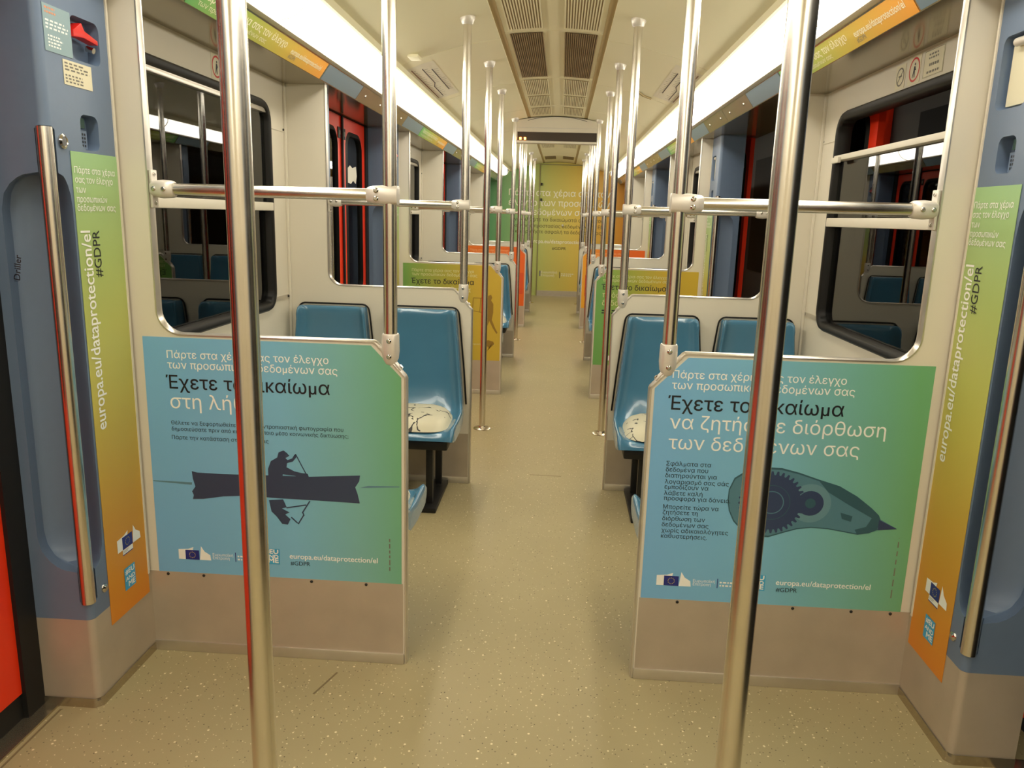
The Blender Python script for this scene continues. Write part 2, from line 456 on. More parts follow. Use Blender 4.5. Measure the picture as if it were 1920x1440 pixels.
# ================================================================== THE SETTING
mb = MB(); mb.box(-1.52, 1.52, Y0, PE + .05, -.06, 0)
floor = whole('floor', mb, FLOORM, (0, 0, 0), kind='structure', smooth=0)
floor['label'] = 'speckled beige linoleum floor of the metro car'
SEAMM = mat('floor_seam', (120, 104, 72), .6)
for (x0, y0, x1, y1, w) in ((-.04, 4.28, .14, 4.275, .004), (-.62, 2.10, -.58, 2.22, .006), (.77, 1.55, .80, 1.85, .005), (-1.33, 1.95, -1.33, .2, .006), (1.33, 1.95, 1.33, .2, .006)):
    d = Vector((x1 - x0, y1 - y0)).normalized() * w / 2; mb = MB()
    mb.prism([(x0 - d.y, y0 + d.x), (x0 + d.y, y0 - d.x), (x1 + d.y, y1 - d.x), (x1 - d.y, y1 + d.x)], lambda p: (p[0], p[1], 0), lambda p: (p[0], p[1], .0008))
    part('floor_seam', mb, SEAMM, floor, smooth=0)

# ceiling: curved side panels and centre panels with ventilation grilles
ceiling = empty('ceiling', (0, 0, 2.45), kind='structure')
CJ = [Y0] + [1.62 - 1.46 * k for k in (2, 1, 0)][0:] + [3.08, 4.54, 6.00, 7.46, 8.92, 10.38, 11.84, 13.30, PE]
CJ = sorted(set(round(v, 3) for v in CJ if v >= Y0))
def strip_panel(x0, x1, y0, y1, n=10, t=.012, dz=0.):
    mb = MB(); xs = [x0 + (x1 - x0) * i / n for i in range(n + 1)]
    lo = [[(x, y, zc(x) + dz) for x in xs] for y in (y0, y1)]; hi = [[(x, y, zc(x) + t + dz) for x in xs] for y in (y0, y1)]
    mb.sheet(lo); mb.sheet(hi)
    for y in (0, 1): mb.sheet([lo[y], hi[y]])
    for e in (0, -1): mb.sheet([[lo[0][e], lo[1][e]], [hi[0][e], hi[1][e]]])
    return mb
VENTS_AT = {3.08: [(3.16, 4.47, 0)], 4.54: [(4.58, 5.93, 1)], 6.0: [(6.06, 6.74, 0), (6.84, 7.40, 0)], 7.46: [(7.54, 8.02, 0)], 13.3: [(13.36, 13.95, 1)], 1.62: [(1.7, 3.0, 0)], 10.38: [(10.5, 11.7, 0)]}
for y0, y1 in zip(CJ[:-1], CJ[1:]):
    for s in (-1, 1):
        part('side_panel', strip_panel(s * .302, s * .885, y0 + .0035 + .12, y1 - .0035 + .12 if y1 < PE else y1), CEIL, ceiling, smooth=20)
    cp = part('centre_panel', strip_panel(-.270, .270, y0 + .003, y1 - .003, 8, dz=.004), CEILC, ceiling, smooth=20)
    for (a, b, dk) in VENTS_AT.get(y0, []):
        for s in (-1, 1):
            mb = MB(); x0, x1 = s * .062, s * .24
            fr = [(x0, a), (x1, a), (x1, b), (x0, b)]
            def zz(x, d): return zc(x) + .004 - d
            mb.prism(fr, lambda p: (p[0], p[1], zz(p[0], .0005)), lambda p: (p[0], p[1], zz(p[0], .0035)))
            g = part('vent_grille', mb, VENTD if dk else VENTS, cp, smooth=0)
            sl = MB(); n = 15 if dk else 13
            for i in range(n + 1):
                x = x0 + (x1 - x0) * i / n; w = .0032 if dk else .0042
                sl.add([(x - w, a, zz(x, .0035)), (x + w, a, zz(x, .0035)), (x + w, b, zz(x, .0035)), (x - w, b, zz(x, .0035)),
                        (x - w * .7, a, zz(x, .0085)), (x + w * .7, a, zz(x, .0085)), (x + w * .7, b, zz(x, .0085)), (x - w * .7, b, zz(x, .0085))],
                       [(0, 1, 5, 4), (1, 2, 6, 5), (2, 3, 7, 6), (3, 0, 4, 7), (4, 5, 6, 7)])
            part('vent_slats', sl, mat('vent_slat_dark', (150, 124, 84), .6) if dk else CEILC, cp, smooth=0, kind='stuff')
for s in (-1, 1):
    mb = MB(); mb.box(min(s * .268, s * .306), max(s * .268, s * .306), Y0, PE, zc(.29) + .006, zc(.29) + .016)
    part('ceiling_groove', mb, GROOVE, ceiling, smooth=0)
mb = MB(); xs = [-.89 + 1.78 * i / 16 for i in range(17)]
mb.sheet([[(x, Y0, zc(x) + .02) for x in xs], [(x, PE, zc(x) + .02) for x in xs]])
part('ceiling_backing', mb, GROOVE, ceiling, recalc=False)

# cove above windows and doors (lip, inclined fascia, soffit)
for s in (-1, 1):
    t = empty('trim_1' if s < 0 else 'trim_2', (s * 1.2, 0, ZS), kind='structure')
    mb = MB(); mb.sheet([[(s * .862, y, 2.30), (s * .862, y, 2.276), (s * .868, y, 2.256), (s * .882, y, 2.252), (s * .893, y, 2.270)] for y in (Y0, PE)]); part('light_rail', mb, CEIL, t, recalc=False)
    mb = MB(); mb.sheet([[(s * 1.030, y, 2.172), (s * 1.036, y, 2.160), (s * 1.052, y, 2.156), (s * 1.066, y, 2.158)] for y in (Y0, PE)]); part('lip', mb, BEIGE, t, recalc=False)
    mb = MB(); mb.sheet([[(s * 1.066, y, 2.158), (s * 1.12, y, ZS)] for y in (Y0, PE)]); part('fascia', mb, COVE, t, recalc=False, smooth=0)
    mb = MB(); mb.sheet([[(s * 1.12, y, ZS), (s * 1.52, y, ZS)] for y in (Y0, PE)]); part('soffit', mb, SOFF, t, recalc=False, smooth=0)
    mb = MB(); mb.sheet([[(s * 1.03, y, 2.20), (s * 1.1, y, 2.34), (s * .87, y, 2.34)] for y in (Y0, PE)]); part('light_housing', mb, BEIGE, t, recalc=False, smooth=0)
    u = Vector((s * .054, 0, -.075)).normalized(); nrm = Vector((-s * .075, 0, -.054)).normalized()
    for (a, b) in ((.1, PY[0] + .23), (PY[1] - .16, PY[2] + .23), (PY[3] - .16, PY[4] + .23), (PY[5] - .16, PE - .02)):
        n = max(1, round((b - a) / .62)); st = (b - a) / n
        for i in range(n):
            mb = MB(); p0 = Vector((s * 1.066, 0, 2.158)); pts = []
            for d in (.004, .088):
                for yy in (a + i * st + .004, a + (i + 1) * st - .004): pts.append(p0 + u * d + Vector((0, yy, 0)))
            pts = [pts[0], pts[1], pts[3], pts[2]]
            mb.prism(pts, lambda p: p + nrm * .0005, lambda p: p + nrm * .003)
            ap = part('access_panel', mb, STEELR if 0 < i < n - 1 else mat('steel_blue_reflection', (120, 140, 152), .3, .3), t, smooth=0)  # end panels: reflection of the blue pillars put into the steel's colour
            if 0 < i < n - 1:
                for yy in (a + i * st + .14, a + (i + 1) * st - .14):
                    mb = MB(); c = p0 + u * .046 + nrm * .002 + Vector((0, yy, 0)); mb.tube([c, c + nrm * .004], .008, 10); part('lock_screw', mb, SCREW, ap)

# walls with window openings, windows, door frames
win_i = 0
WK = 7
WZ0, WZ1, WH = .975, 1.957, .655
for s in (-1, 1):
    w = empty('wall_left' if s < 0 else 'wall_right', (s * WW, 0, 0), kind='structure')
    for b in range(3):
        y0, y1 = PY[2 * b], PY[2 * b + 1]; yc = (y0 + y1) / 2
        lp = rrect(yc - WH, yc + WH, WZ0, WZ1, .085, WK)
        mb = MB(); rect_hole(mb, y0, y1, 0, ZS, lp, WK, lambda p: (s * WW, p[0], p[1]))
        mb.ring([(s * WW, p[0], p[1]) for p in lp], [(s * (WW + .06), p[0], p[1]) for p in lp])
        part('bay_wall', mb, BEIGE, w, smooth=25)
        for zz_ in (1.0, 1.845):
            for ya, yb in ((y0 + .02, yc - WH - .02), (yc + WH + .02, y1 - .02)):
                mb = MB(); mb.box(min(s * WW, s * (WW - .003)), max(s * WW, s * (WW - .003)), ya, yb, zz_, zz_ + .022); part('wall_batten', mb, ALU if zz_ < 1.5 else BEIGE, w, smooth=0)
                mb = MB(); mb.lathe([(.006, 0), (.006, .004), (.003, .006)], (s * (WW - .003), yb - .03 if yb > yc else ya + .03, zz_ + .011), 8, 'x'); part('screw', mb, BLACKM, w)
        for ya in (y1 - .035,):
            mb = MB(); mb.box(min(s * WW, s * (WW - .012)), max(s * WW, s * (WW - .012)), ya, ya + .02, 0, ZS); part('corner_batten', mb, BEIGE, w, bevel=.003)
        mb = MB(); mb.box(min(s * WW, s * (WW - .008)), max(s * WW, s * (WW - .008)), y0 + .02, y1 - .02, 0, .12); part('skirting', mb, KICK, w, smooth=0)
        # window
        win_i += 1
        wn = empty('window_%d' % win_i, (s * WW, yc, WZ0), kind='structure')
        o1 = rrect(yc - WH - .012, yc + WH + .012, WZ0 - .012, WZ1 + .012, .095, WK); i1 = rrect(yc - WH + .03, yc + WH - .03, WZ0 + .03, WZ1 - .03, .06, WK)
        m1 = rrect(yc - WH - .002, yc + WH + .002, WZ0 - .002, WZ1 + .002, .088, WK); m2 = rrect(yc - WH + .02, yc + WH - .02, WZ0 + .02, WZ1 - .02, .068, WK)
        mb = MB(); X = lambda lo, d: [(s * (WW - d), p[0], p[1]) for p in lo]
        mb.ring(X(o1, 0), X(m1, .013)); mb.ring(X(m1, .013), X(m2, .013)); mb.ring(X(m2, .013), X(i1, .004)); mb.ring(X(i1, .004), X(i1, -.05))
        part('rubber_frame', mb, BLACK, wn, smooth=50)
        lowered = (s > 0 and b == 0)
        top = 1.755 if lowered else 1.915
        gx = WW + .022
        def bx(y0_, y1_, z0_, z1_, xa, xb):
            q = MB(); q.box(min(s * xa, s * xb), max(s * xa, s * xb), y0_, y1_, z0_, z1_); return q
        part('pane', bx(yc - WH + .032, yc + WH - .032, WZ0 + .032, 1.46, gx, gx + .004), GLASS, wn, smooth=0)
        part('pane', bx(yc - WH + .036, yc + WH - .036, 1.48, top, gx - .012, gx - .008), GLASS, wn, smooth=0)
        part('middle_rail', bx(yc - WH + .008, yc + WH - .008, 1.452, 1.492, WW - .016, WW + .03), BEIGE, wn, bevel=.005)
        part('top_rail', bx(yc - WH + .03, yc + WH - .03, top - .006, top + .018, WW - (.02 if lowered else .006), WW + .02), BEIGE if lowered else ALU, wn, bevel=.004)
        if lowered:
            for e in (-1, 1):
                ye = yc + e * (WH - .04); part('grip', bx(min(ye, ye - e * .09), max(ye, ye - e * .09), top - .018, top + .008, WW - .034, WW - .018), BEIGE, wn, bevel=.005)
    # end vestibules and the wall behind the camera
    for (ya, yb) in ((Y0, .41 - PL),):
        mb = MB(); mb.box(min(s * WW, s * (WW + .03)), max(s * WW, s * (WW + .03)), ya, yb, 0, ZS); part('bay_wall', mb, BEIGE, w, smooth=0)

# end wall: full-width print
GREND = gradient('end_wall_print', [(0, (120, 190, 130)), (.22, (158, 200, 128)), (.42, (206, 206, 112)), (.62, (228, 204, 96)), (.85, (240, 186, 76)), (1, (240, 164, 60))], 0, -1.25, 1.25)
mb = MB(); xs = [-1.52 + 3.04 * i / 30 for i in range(31)]
prof = [(x, (zc(x) if abs(x) < .885 else ZS + .2)) for x in xs]
mb.prism([(-1.52, 0), (1.52, 0)] + prof[::-1], lambda p: (p[0], PE, p[1]), lambda p: (p[0], PE + .05, p[1]))
wall_end = whole('wall_end', mb, GREND, (0, PE, 0), kind='structure', smooth=0)
wall_end['label'] = 'end wall wrapped in a green to orange printed film'
dr = empty('door_1', (0.045, PE, 0), kind='structure')
mb = MB(); mb.box(-.345, .435, PE - .012, PE, .0, .10); part('kick_plate', mb, ALU, dr, smooth=0)
for x in (-.36, .43):
    mb = MB(); mb.box(x, x + .018, PE - .02, PE, 0, 2.40); part('door_jamb', mb, mat('jamb_olive', (150, 144, 96), .45), dr, bevel=.003)
mb = MB(); mb.box(-.36, .448, PE - .02, PE, 2.40, 2.415); part('door_head', mb, MATS['jamb_olive'], dr, smooth=0)
for zz_ in (1.75, 2.03):
    mb = MB(); mb.box(-.33, -.30, PE - .05, PE, zz_, zz_ + .05); part('door_latch', mb, BLACKM, dr, bevel=.006)
mb = MB(); mb.lathe([(.022, 0), (.022, .03), (.015, .04)], (.10, PE, 1.32), 14, 'y'); mb.v = [(x, 2 * PE - y, z) for x, y, z in mb.v]; part('door_knob', mb, CAST, dr)
mb = MB(); mb.box(-1.52, 1.52, Y0 - .05, Y0, 0, 2.5)
wb = whole('wall_back', mb, BEIGE, (0, Y0, 0), kind='structure', smooth=0)

# sliding doors: closed on the left, open on the right
dn = 1
LEAF = .70
for k, vy in enumerate(VY):
    ym = vy + .07
    for s in (-1, 1):
        dn += 1
        d = empty('door_%d' % dn, (s * DX, ym, 0), kind='structure')
        if k < 3:
            mb = MB(); mb.box(min(s * 1.345, s * 1.52), max(s * 1.345, s * 1.52), ym - .80, ym + .72, 0, .006); part('door_sill', mb, STEELR, d, smooth=0)
        for e in (-1, 1):
            closed = s < 0
            if closed: ya, yb = (ym - .615, ym - .006) if e < 0 else (ym + .006, ym + .615)
            else: ya, yb = (ym - 1.62, ym - .92) if e < 0 else (ym + .80, ym + 1.50)
            if k == 3 and not closed and e > 0: continue
            if k == 3 and closed: yb = min(yb, PE - .01)
            xo = DX if closed else 1.46
            lp = rrect(ya + .10, yb - .085, .86, 1.985, .11, WK)
            mb = MB(); rect_hole(mb, ya, yb, .085, 2.075, lp, WK, lambda p: (s * xo, p[0], p[1]))
            mb.ring([(s * xo, p[0], p[1]) for p in lp], [(s * (xo + .03), p[0], p[1]) for p in lp])
            mb.ring([(s * xo, ya, .085), (s * xo, yb, .085), (s * xo, yb, 2.075), (s * xo, ya, 2.075)], [(s * (xo + .03), ya, .085), (s * (xo + .03), yb, .085), (s * (xo + .03), yb, 2.075), (s * (xo + .03), ya, 2.075)])
            lf = part('door_leaf', mb, RED, d, smooth=25)
            m1 = rrect(ya + .09, yb - .075, .85, 1.995, .12, WK); m2 = rrect(ya + .118, yb - .103, .878, 1.967, .095, WK)
            mb = MB(); mb.ring([(s * xo, p[0], p[1]) for p in m1], [(s * (xo - .008), p[0], p[1]) for p in m2]); mb.ring([(s * (xo - .008), p[0], p[1]) for p in m2], [(s * (xo + .02), p[0], p[1]) for p in m2])
            part('window_seal', mb, BLACK, lf, smooth=40)
            mb = MB(); mb.box(min(s * (xo + .012), s * (xo + .016)), max(s * (xo + .012), s * (xo + .016)), ya + .1, yb - .085, .86, 1.985); part('pane', mb, GLASS, lf, smooth=0)
            if closed:
                yy = yb - .052 if e < 0 else ya + .052
                mb = MB(); mb.box(min(s * (xo - .006), s * xo), max(s * (xo - .006), s * xo), yy - .03, yy + .03, 1.93, 2.0); part('door_button', mb, BLACK, lf, bevel=.003)
                mb = MB(); mb.box(min(s * (xo - .009), s * xo), max(s * (xo - .009), s * xo), yy - .015, yy + .015, 1.95, 1.98); part('button_cap', mb, GREYP, lf, bevel=.002)
                ye = yb if e > 0 else ya
                mb = MB(); mb.box(min(s * (xo - .012), s * (xo + .03)), max(s * (xo - .012), s * (xo + .03)), min(ye, ye + e * .085), max(ye, ye + e * .085), .0, 2.08); part('edge_seal', mb, SEAL, d, smooth=0)
                if k == 1 and e > 0:
                    mb = MB(); c = [(5.47, 1.745), (5.55, 1.775), (5.61, 1.76), (5.71, 1.775), (5.73, 1.71), (5.70, 1.655), (5.63, 1.675), (5.57, 1.65), (5.46, 1.66), (5.49, 1.70)]
                    mb.prism(c, lambda p: (s * (xo + .0105), p[0], p[1]), lambda p: (s * (xo + .0115), p[0], p[1])); part('torn_paper', mb, mat('paper', (226, 222, 208), .7), lf, smooth=0)
        if s < 0:
            mb = MB(); mb.box(s * DX - .028, s * DX - .004, ym - .615, ym + .615, 0, .088); part('bottom_seal', mb, SEAL, d, smooth=0)
            mb = MB(); mb.box(s * DX + .004, s * DX + .016, ym - .012, ym + .012, .02, 2.075); part('meeting_seal', mb, SEAL, d, bevel=.003)

# ------------------------------------------------------------------ ceiling lights
ORD = ['first', 'second', 'third', 'fourth', 'fifth', 'sixth', 'seventh', 'eighth', 'ninth', 'tenth', 'eleventh', 'twelfth']
LJ = [-2.64 + 1.43 * i for i in range(12)] + [14.25]
for s in (-1, 1):
    for i, (ya, yb) in enumerate(zip(LJ[:-1], LJ[1:])):
        lab = 'glowing white strip light on the %s, %s counted from the end wall' % (SIDE[s], ORD[11 - i])
        root = empty('strip_light', (s * .96, (ya + yb) / 2, 2.17), lab, 'light', 'strip lights along the ceiling')
        a, b = Vector((s * .893, 0, 2.272)), Vector((s * 1.030, 0, 2.168)); nn = Vector((-s * (b - a).z * -1, 0, -abs(b.x - a.x))); nn = Vector((-s * abs((b - a).z), 0, -abs((b - a).x))).normalized()
        rows = []
        last = i == len(LJ) - 2
        for q in range(9):
            t = q / 8; bul = .044 * math.sin(math.pi * t) ** .55
            rows.append(a.lerp(b, t) + nn * bul)
        e0, e1 = ya + .005, yb - .005
        mb = MB(); n = len(rows)
        ring0 = [Vector((p.x, e0, p.z)) for p in rows]; ring1 = [Vector((p.x, e1 - ((abs(q - 4) / 4) ** 1.5 * .55 if last else 0) , p.z)) for q, p in enumerate(rows)]
        back0 = [Vector((p.x + s * .05, p.y, p.z + .05)) for p in (ring0[0], ring0[-1])]
        mb.sheet([ring0, ring1])
        mb.add(ring0 + [a + Vector((0, e0, 0)) - nn * .01], [tuple(range(n + 1))]); mb.add(ring1 + [a.lerp(b, .5) + Vector((0, e1 - (.3 if last else 0), 0)) - nn * .01], [tuple(range(n + 1))])
        part('diffuser', mb, DIFF, root, recalc=False, smooth=40)
        mb = MB(); mb.tube([p + Vector((0, yb, 0)) + nn * .002 for p in rows], .004, 6); part('joint_strip', mb, BEIGE, root)

# ================================================================== THINGS
# ------------------------------------------------------------------ partitions
def chain(s, y):
    pts = [(A, .0), (A, ZC - .004), (A + .003, ZC + .003), (A + CH - .004, ZT - .003), (A + CH + .003, ZT)]
    r = .075
    for i in range(9):
        a = math.radians(-90 + 90 * i / 8); pts.append((XO - r + r * math.cos(a), ZT + r + r * math.sin(a)))
    pts.append((XO, ZS))
    return [(s * x, y, z) for x, z in pts]
DEPTH = ['nearest', 'second', 'third', 'fourth', 'fifth', 'farthest']
SCREWPOS = [(.50, .283), (.68, .283), (.86, .283), (1.04, .283), (1.16, .283)]
parts = {}
for s in (-1, 1):
    y = PY[0]
    root = empty('partition', (s * .75, y, 0), 'cream partition panel with metal kick plate, %s of the %s row' % (DEPTH[0], SIDE[s]), 'partition', 'partitions along the aisle')
    path = chain(s, y)
    outline = [(abs(p[0]), p[2]) for p in path] + [(WW - .001, ZS), (WW - .001, 0)]
    mb = MB(); mb.prism(outline, lambda p: (s * p[0], y - .014, p[1]), lambda p: (s * p[0], y + .014, p[1])); part('panel', mb, BEIGE, root, smooth=20)
    mb = MB(); mb.tube(path, .0065, 10, up=(0, 1, 0), r2=.0175); part('edge_trim', mb, ALU, root, smooth=60)
    for e in (-1, 1):
        x1 = WW - .004
        q = lambda a, b, c, d, z0, z1: MB().box(min(s * a, s * b), max(s * a, s * b), min(c, d), max(c, d), z0, z1)
        part('kick_plate', q(A + .008, x1, y + e * .014, y + e * .0158, .03, .285), KICK, root, smooth=0)
        part('base_strip', q(A + .004, x1, y + e * .0135, y + e * .021, 0, .036), ALU, root, bevel=.002)
    mb = MB()
    for x, z in SCREWPOS:
        mb = MB(); mb.lathe([(.005, 0), (.005, .002), (.002, .004)], (s * x, y - .0155, z - .006), 8, 'y'); mb.v = [(a, 2 * (y - .0155) - b, c) for a, b, c in mb.v]; part('rivet', mb, BLACKM, root)
    parts[s] = root
    for i in range(1, 6):
        copy_tree(root, None, (0, PY[i] - y, 0), 'cream partition panel with metal kick plate, %s of the %s row' % (DEPTH[i], SIDE[s]))

# ------------------------------------------------------------------ poles with clamps, grab bars
POLER, BARR = .0205, .0175
def pole_parts(root, s, y):
    x = s * XP
    zt = zc(XP)
    mb = MB(); mb.tube([(x, y, 1.075), (x, y, zt - .01)], POLER, 24); part('pole', mb, STEEL, root, smooth=40)
    mb = MB(); mb.lathe([(.021, -.034), (.026, -.034), (.030, -.026), (.038, -.006), (.038, 0.004)], (x, y, zt), 24); part('ceiling_cup', mb, CAST, root)
    # foot clamp gripping the chamfer
    mb = MB(); rows = []
    for z, hw, hd in ((1.100, .0235, .0235), (1.096, .0255, .025), (1.07, .026, .0255), (1.045, .0265, .0245), (1.022, .0235, .022), (1.008, .016, .018), (1.002, .008, .012)):
        rows.append([(x + hw * math.copysign(abs(math.cos(t)) ** .7, math.cos(t)), y + hd * math.copysign(abs(math.sin(t)) ** .7, math.sin(t)), z) for t in [2 * math.pi * j / 20 for j in range(21)]])
    mb.sheet(rows); mb.add(rows[0][:20], [tuple(range(20))]); mb.add(rows[-1][:20], [tuple(range(20))])
    fc = part('foot_clamp', mb, CAST, root, smooth=50)
    for z in (1.080, 1.032):
        mb = MB(); mb.lathe([(.0075, 0), (.0075, .003), (.004, .006)], (x, -(y - .0235), z), 12, 'y'); mb.v = [(a, -b, c) for a, b, c in mb.v]; part('screw', mb, SCREW, fc)
    d = Vector((s * CH, 0, ZT - ZC)).normalized(); mid = Vector((s * (A + CH / 2), y, (ZC + ZT) / 2)); nr = Vector((-s * d.z, 0, abs(d.x))).normalized()
    mb = MB(); mb.prism([(-.046, -.014), (.046, -.014), (.046, .014), (-.046, .014)], lambda p: mid + d * p[0] + Vector((0, p[1], 0)) + nr * .004, lambda p: mid + d * p[0] + Vector((0, p[1], 0)) + nr * .0085); part('clamp_foot', mb, CAST, root, bevel=.001)
    for t in (-.038, .038):
        mb = MB(); c = mid + d * t + nr * .008; mb.tube([c, c + nr * .005], .0065, 10); part('screw', mb, SCREW, fc)
def bar_parts(root, s, y):
    x0, x1 = s * (XP + .03), s * (XO - .012)
    mb = MB(); mb.tube([(x0, y, ZB), (x1, y, ZB)], BARR, 20); part('bar', mb, STEEL, root, smooth=40)
    # tee clamp around the pole
    mb = MB(); cs = []
    for dx, hh, hd in ((-.0255, .024, .018), (-.0245, .027, .0245), (0, .028, .026), (.025, .0275, .025), (.045, .026, .0235), (.062, .0225, .0215), (.067, .0185, .0185)):
        cs.append([(s * (XP + dx), y + hd * math.copysign(abs(math.cos(t)) ** .6, math.cos(t)), ZB + hh * math.copysign(abs(math.sin(t)) ** .5, math.sin(t))) for t in [2 * math.pi * j / 20 for j in range(21)]])
    mb.sheet(cs); mb.add(cs[0][:20], [tuple(range(20))]); mb.add(cs[-1][:20], [tuple(range(20))])
    tc = part('tee_clamp', mb, CAST, root, smooth=50)
    for z in (.012, -.011):
        mb = MB(); mb.lathe([(.0075, 0), (.0075, .003), (.004, .006)], (s * (XP + .036), -(y - .023), ZB + z), 12, 'y'); mb.v = [(a, -b, c) for a, b, c in mb.v]; part('screw', mb, SCREW, tc)
    # bracket on the partition column
    mb = MB(); cs = []
    for dx, hh in ((.075, .020), (.068, .025), (.04, .027), (.015, .024), (.006, .02)):
        cs.append([(s * (XO - dx), y + hh * math.copysign(abs(math.cos(t)) ** .7, math.cos(t)), ZB + hh * math.copysign(abs(math.sin(t)) ** .7, math.sin(t))) for t in [2 * math.pi * j / 16 for j in range(17)]])
    mb.sheet(cs); mb.add(cs[0][:16], [tuple(range(16))]); mb.add(cs[-1][:16], [tuple(range(16))])
    br = part('wall_bracket', mb, CAST, root, smooth=50)
    mb = MB(); mb.box(min(s * (XO - .014), s * (XO - .006)), max(s * (XO - .014), s * (XO - .006)), y - .017, y + .017, ZB - .055, ZB + .055); part('bracket_plate', mb, CAST, root, bevel=.003)
    for dx, dz in ((.022, 0), (.052, 0)):
        mb = MB(); mb.lathe([(.007, 0), (.007, .003), (.004, .005)], (s * (XO - dx), -(y - .024), ZB + dz), 10, 'y'); mb.v = [(a, -b, c) for a, b, c in mb.v]; part('screw', mb, SCREW, br)
    for dz in (.042, -.042):
        mb = MB(); mb.lathe([(.006, 0), (.006, .003), (.003, .005)], (s * (XO - .014), y - .004, ZB + dz), 10, 'x')
        if s > 0: mb.v = [(2 * s * (XO - .014) - a, b, c) for a, b, c in mb.v]
        part('screw', mb, SCREW, br)
for s in (-1, 1):
    y = PY[0]
    lab = 'vertical steel pole clamped to the chamfered corner of the %s %s partition'
    p = empty('grab_pole', (s * XP, y, .99), lab % (DEPTH[0], SIDE[s]), 'pole', 'poles standing on the partitions'); pole_parts(p, s, y)
    lab2 = 'horizontal steel grab bar across the opening above the %s %s partition'
    b = empty('grab_bar', (s * .78, y, ZB), lab2 % (DEPTH[0], SIDE[s]), 'grab bar', 'horizontal grab bars'); bar_parts(b, s, y)
    for i in range(1, 6):
        copy_tree(p, None, (0, PY[i] - y, 0), lab % (DEPTH[i], SIDE[s])); copy_tree(b, None, (0, PY[i] - y, 0), lab2 % (DEPTH[i], SIDE[s]))
    y = VY[0]; x = s * .414
    lab = 'floor-to-ceiling steel pole at the %s edge of the aisle, %s'
    pl = ['closest to the camera', 'in the second door area', 'in the third door area', 'in the farthest door area']
    p = empty('floor_pole', (x, y, 0), lab % (SIDE[s], pl[0]), 'pole', 'floor-to-ceiling poles')
    zt = zc(.414)
    mb = MB(); mb.tube([(x, y, .005), (x, y, zt - .01)], .0215, 28); part('pole', mb, STEEL, p, smooth=40)
    mb = MB(); mb.lathe([(.021, -.034), (.026, -.034), (.030, -.026), (.038, -.006), (.038, 0.004)], (x, y, zt), 24); part('ceiling_cup', mb, CAST, p)
    mb = MB(); mb.lathe([(.062, 0), (.062, .004), (.055, .009), (.026, .013), (.022, .02)], (x, y, 0), 28); part('floor_flange', mb, STEELR, p)
    for i in range(1, 4): copy_tree(p, None, (0, VY[i] - y, 0), lab % (SIDE[s], pl[i]))

# ------------------------------------------------------------------ seats
def make_seat(post):
    root = empty('seat', (0, 0, 0), 'blue moulded seat', 'seat', 'blue seats in facing rows')
    prof = [(-.006, .950, .150), (-.022, .966, .166), (-.045, .966, .174), (-.054, .945, .181), (-.052, .90, .185), (-.054, .80, .194), (-.060, .70, .204), (-.070, .60, .214), (-.088, .515, .224), (-.120, .458, .232), (-.17, .430, .236), (-.28, .420, .237), (-.40, .420, .237), (-.465, .420, .236), (-.495, .408, .234), (-.502, .385, .230)]
    cols = [(1.0, -.045), (1.0, .010), (.985, .028), (.955, .034), (.915, .028), (.84, .010), (.72, .001), (.4, 0), (0, 0)]
    cols = cols + [(-a, b) for a, b in cols[-2::-1]]
    mb = MB(); rows = []
    for i, (y, z, hw) in enumerate(prof):
        a = prof[max(0, i - 1)]; b = prof[min(len(prof) - 1, i + 1)]
        t = Vector((b[0] - a[0], b[1] - a[1])).normalized(); n = Vector((t.y, -t.x))
        if i < 3: n = Vector((-1, 0))
        k = (0, .3, .7)[i] if i < 3 else 1
        if i >= len(prof) - 2: k = .5
        side = 1.0 if i < 9 else .8
        rows.append([(hw * f, min(-.004, y + n.x * d * (k if d > 0 else 1)) , z + n.y * d * (k * side if d > 0 else 1)) for f, d in cols])
    mb.sheet(rows)
    me = mb.mesh('shell', smooth=70)
    bm = bmesh.new(); bm.from_mesh(me); bmesh.ops.subdivide_edges(bm, edges=bm.edges[:], cuts=1, use_grid_fill=True, smooth=.6); bm.to_mesh(me); bm.free()
    for p in me.polygons: p.use_smooth = True
    obj('shell', me, SEAT, root)
    path = [(.2355, -.008, .455), (.221, -.008, .65), (.194, -.008, .925)]
    for i in range(5):
        a = math.radians(10 + 75 * i / 4); path.append((.153 + .038 * math.cos(a), -.008, .942 + .036 * math.sin(a)))
    path = path + [(-p[0], p[1], p[2]) for p in path[::-1]]
    mb = MB(); mb.tube(path, .0045, 8, up=(0, 1, 0)); obj('rear_edging', mb.mesh('rear_edging'), BLACK, root)
    mb = MB(); rows = []
    for rr in (0, .25, .5, .7, .85, .94, 1.0):
        row = []
        for j in range(33):
            t = 2 * math.pi * j / 32; c, sn = math.cos(t), math.sin(t)
            e = 2 / 4.2
            px = .192 * rr * math.copysign(abs(c) ** e, c); py = -.292 + .196 * rr * math.copysign(abs(sn) ** e, sn)
            row.append((px, py, .424 + .060 * (1 - rr ** 6) + (.012 if sn > 0 else 0) * rr * abs(sn)))
        rows.append(row)
    mb.sheet(rows); obj('cushion', mb.mesh('cushion', smooth=60), CUSH, root, label='cream vinyl seat pad with black scribbled drawing')
    mb = MB(); mb.box(-.20, .20, -.46, -.05, .325, .372); obj('support_tray', mb.mesh('support_tray', bevel=.012), BLACKM, root)
    if post:
        for y in (-.075, -.375):
            mb = MB(); mb.box(post * .1 - .017, post * .1 + .017, y - .017, y + .017, .02, .34); obj('leg', mb.mesh('leg', bevel=.003), BLACKM, root)
        mb = MB(); mb.box(post * .1 - .045, post * .1 + .045, -.46, -.02, 0, .026); obj('floor_rail', mb.mesh('floor_rail', bevel=.005), BLACKM, root)
    else:
        mb = MB(); mb.box(-.03, .03, -.40, -.05, .22, .34); obj('wall_bracket', mb.mesh('wall_bracket', bevel=.004), BLACKM, root)
    return root
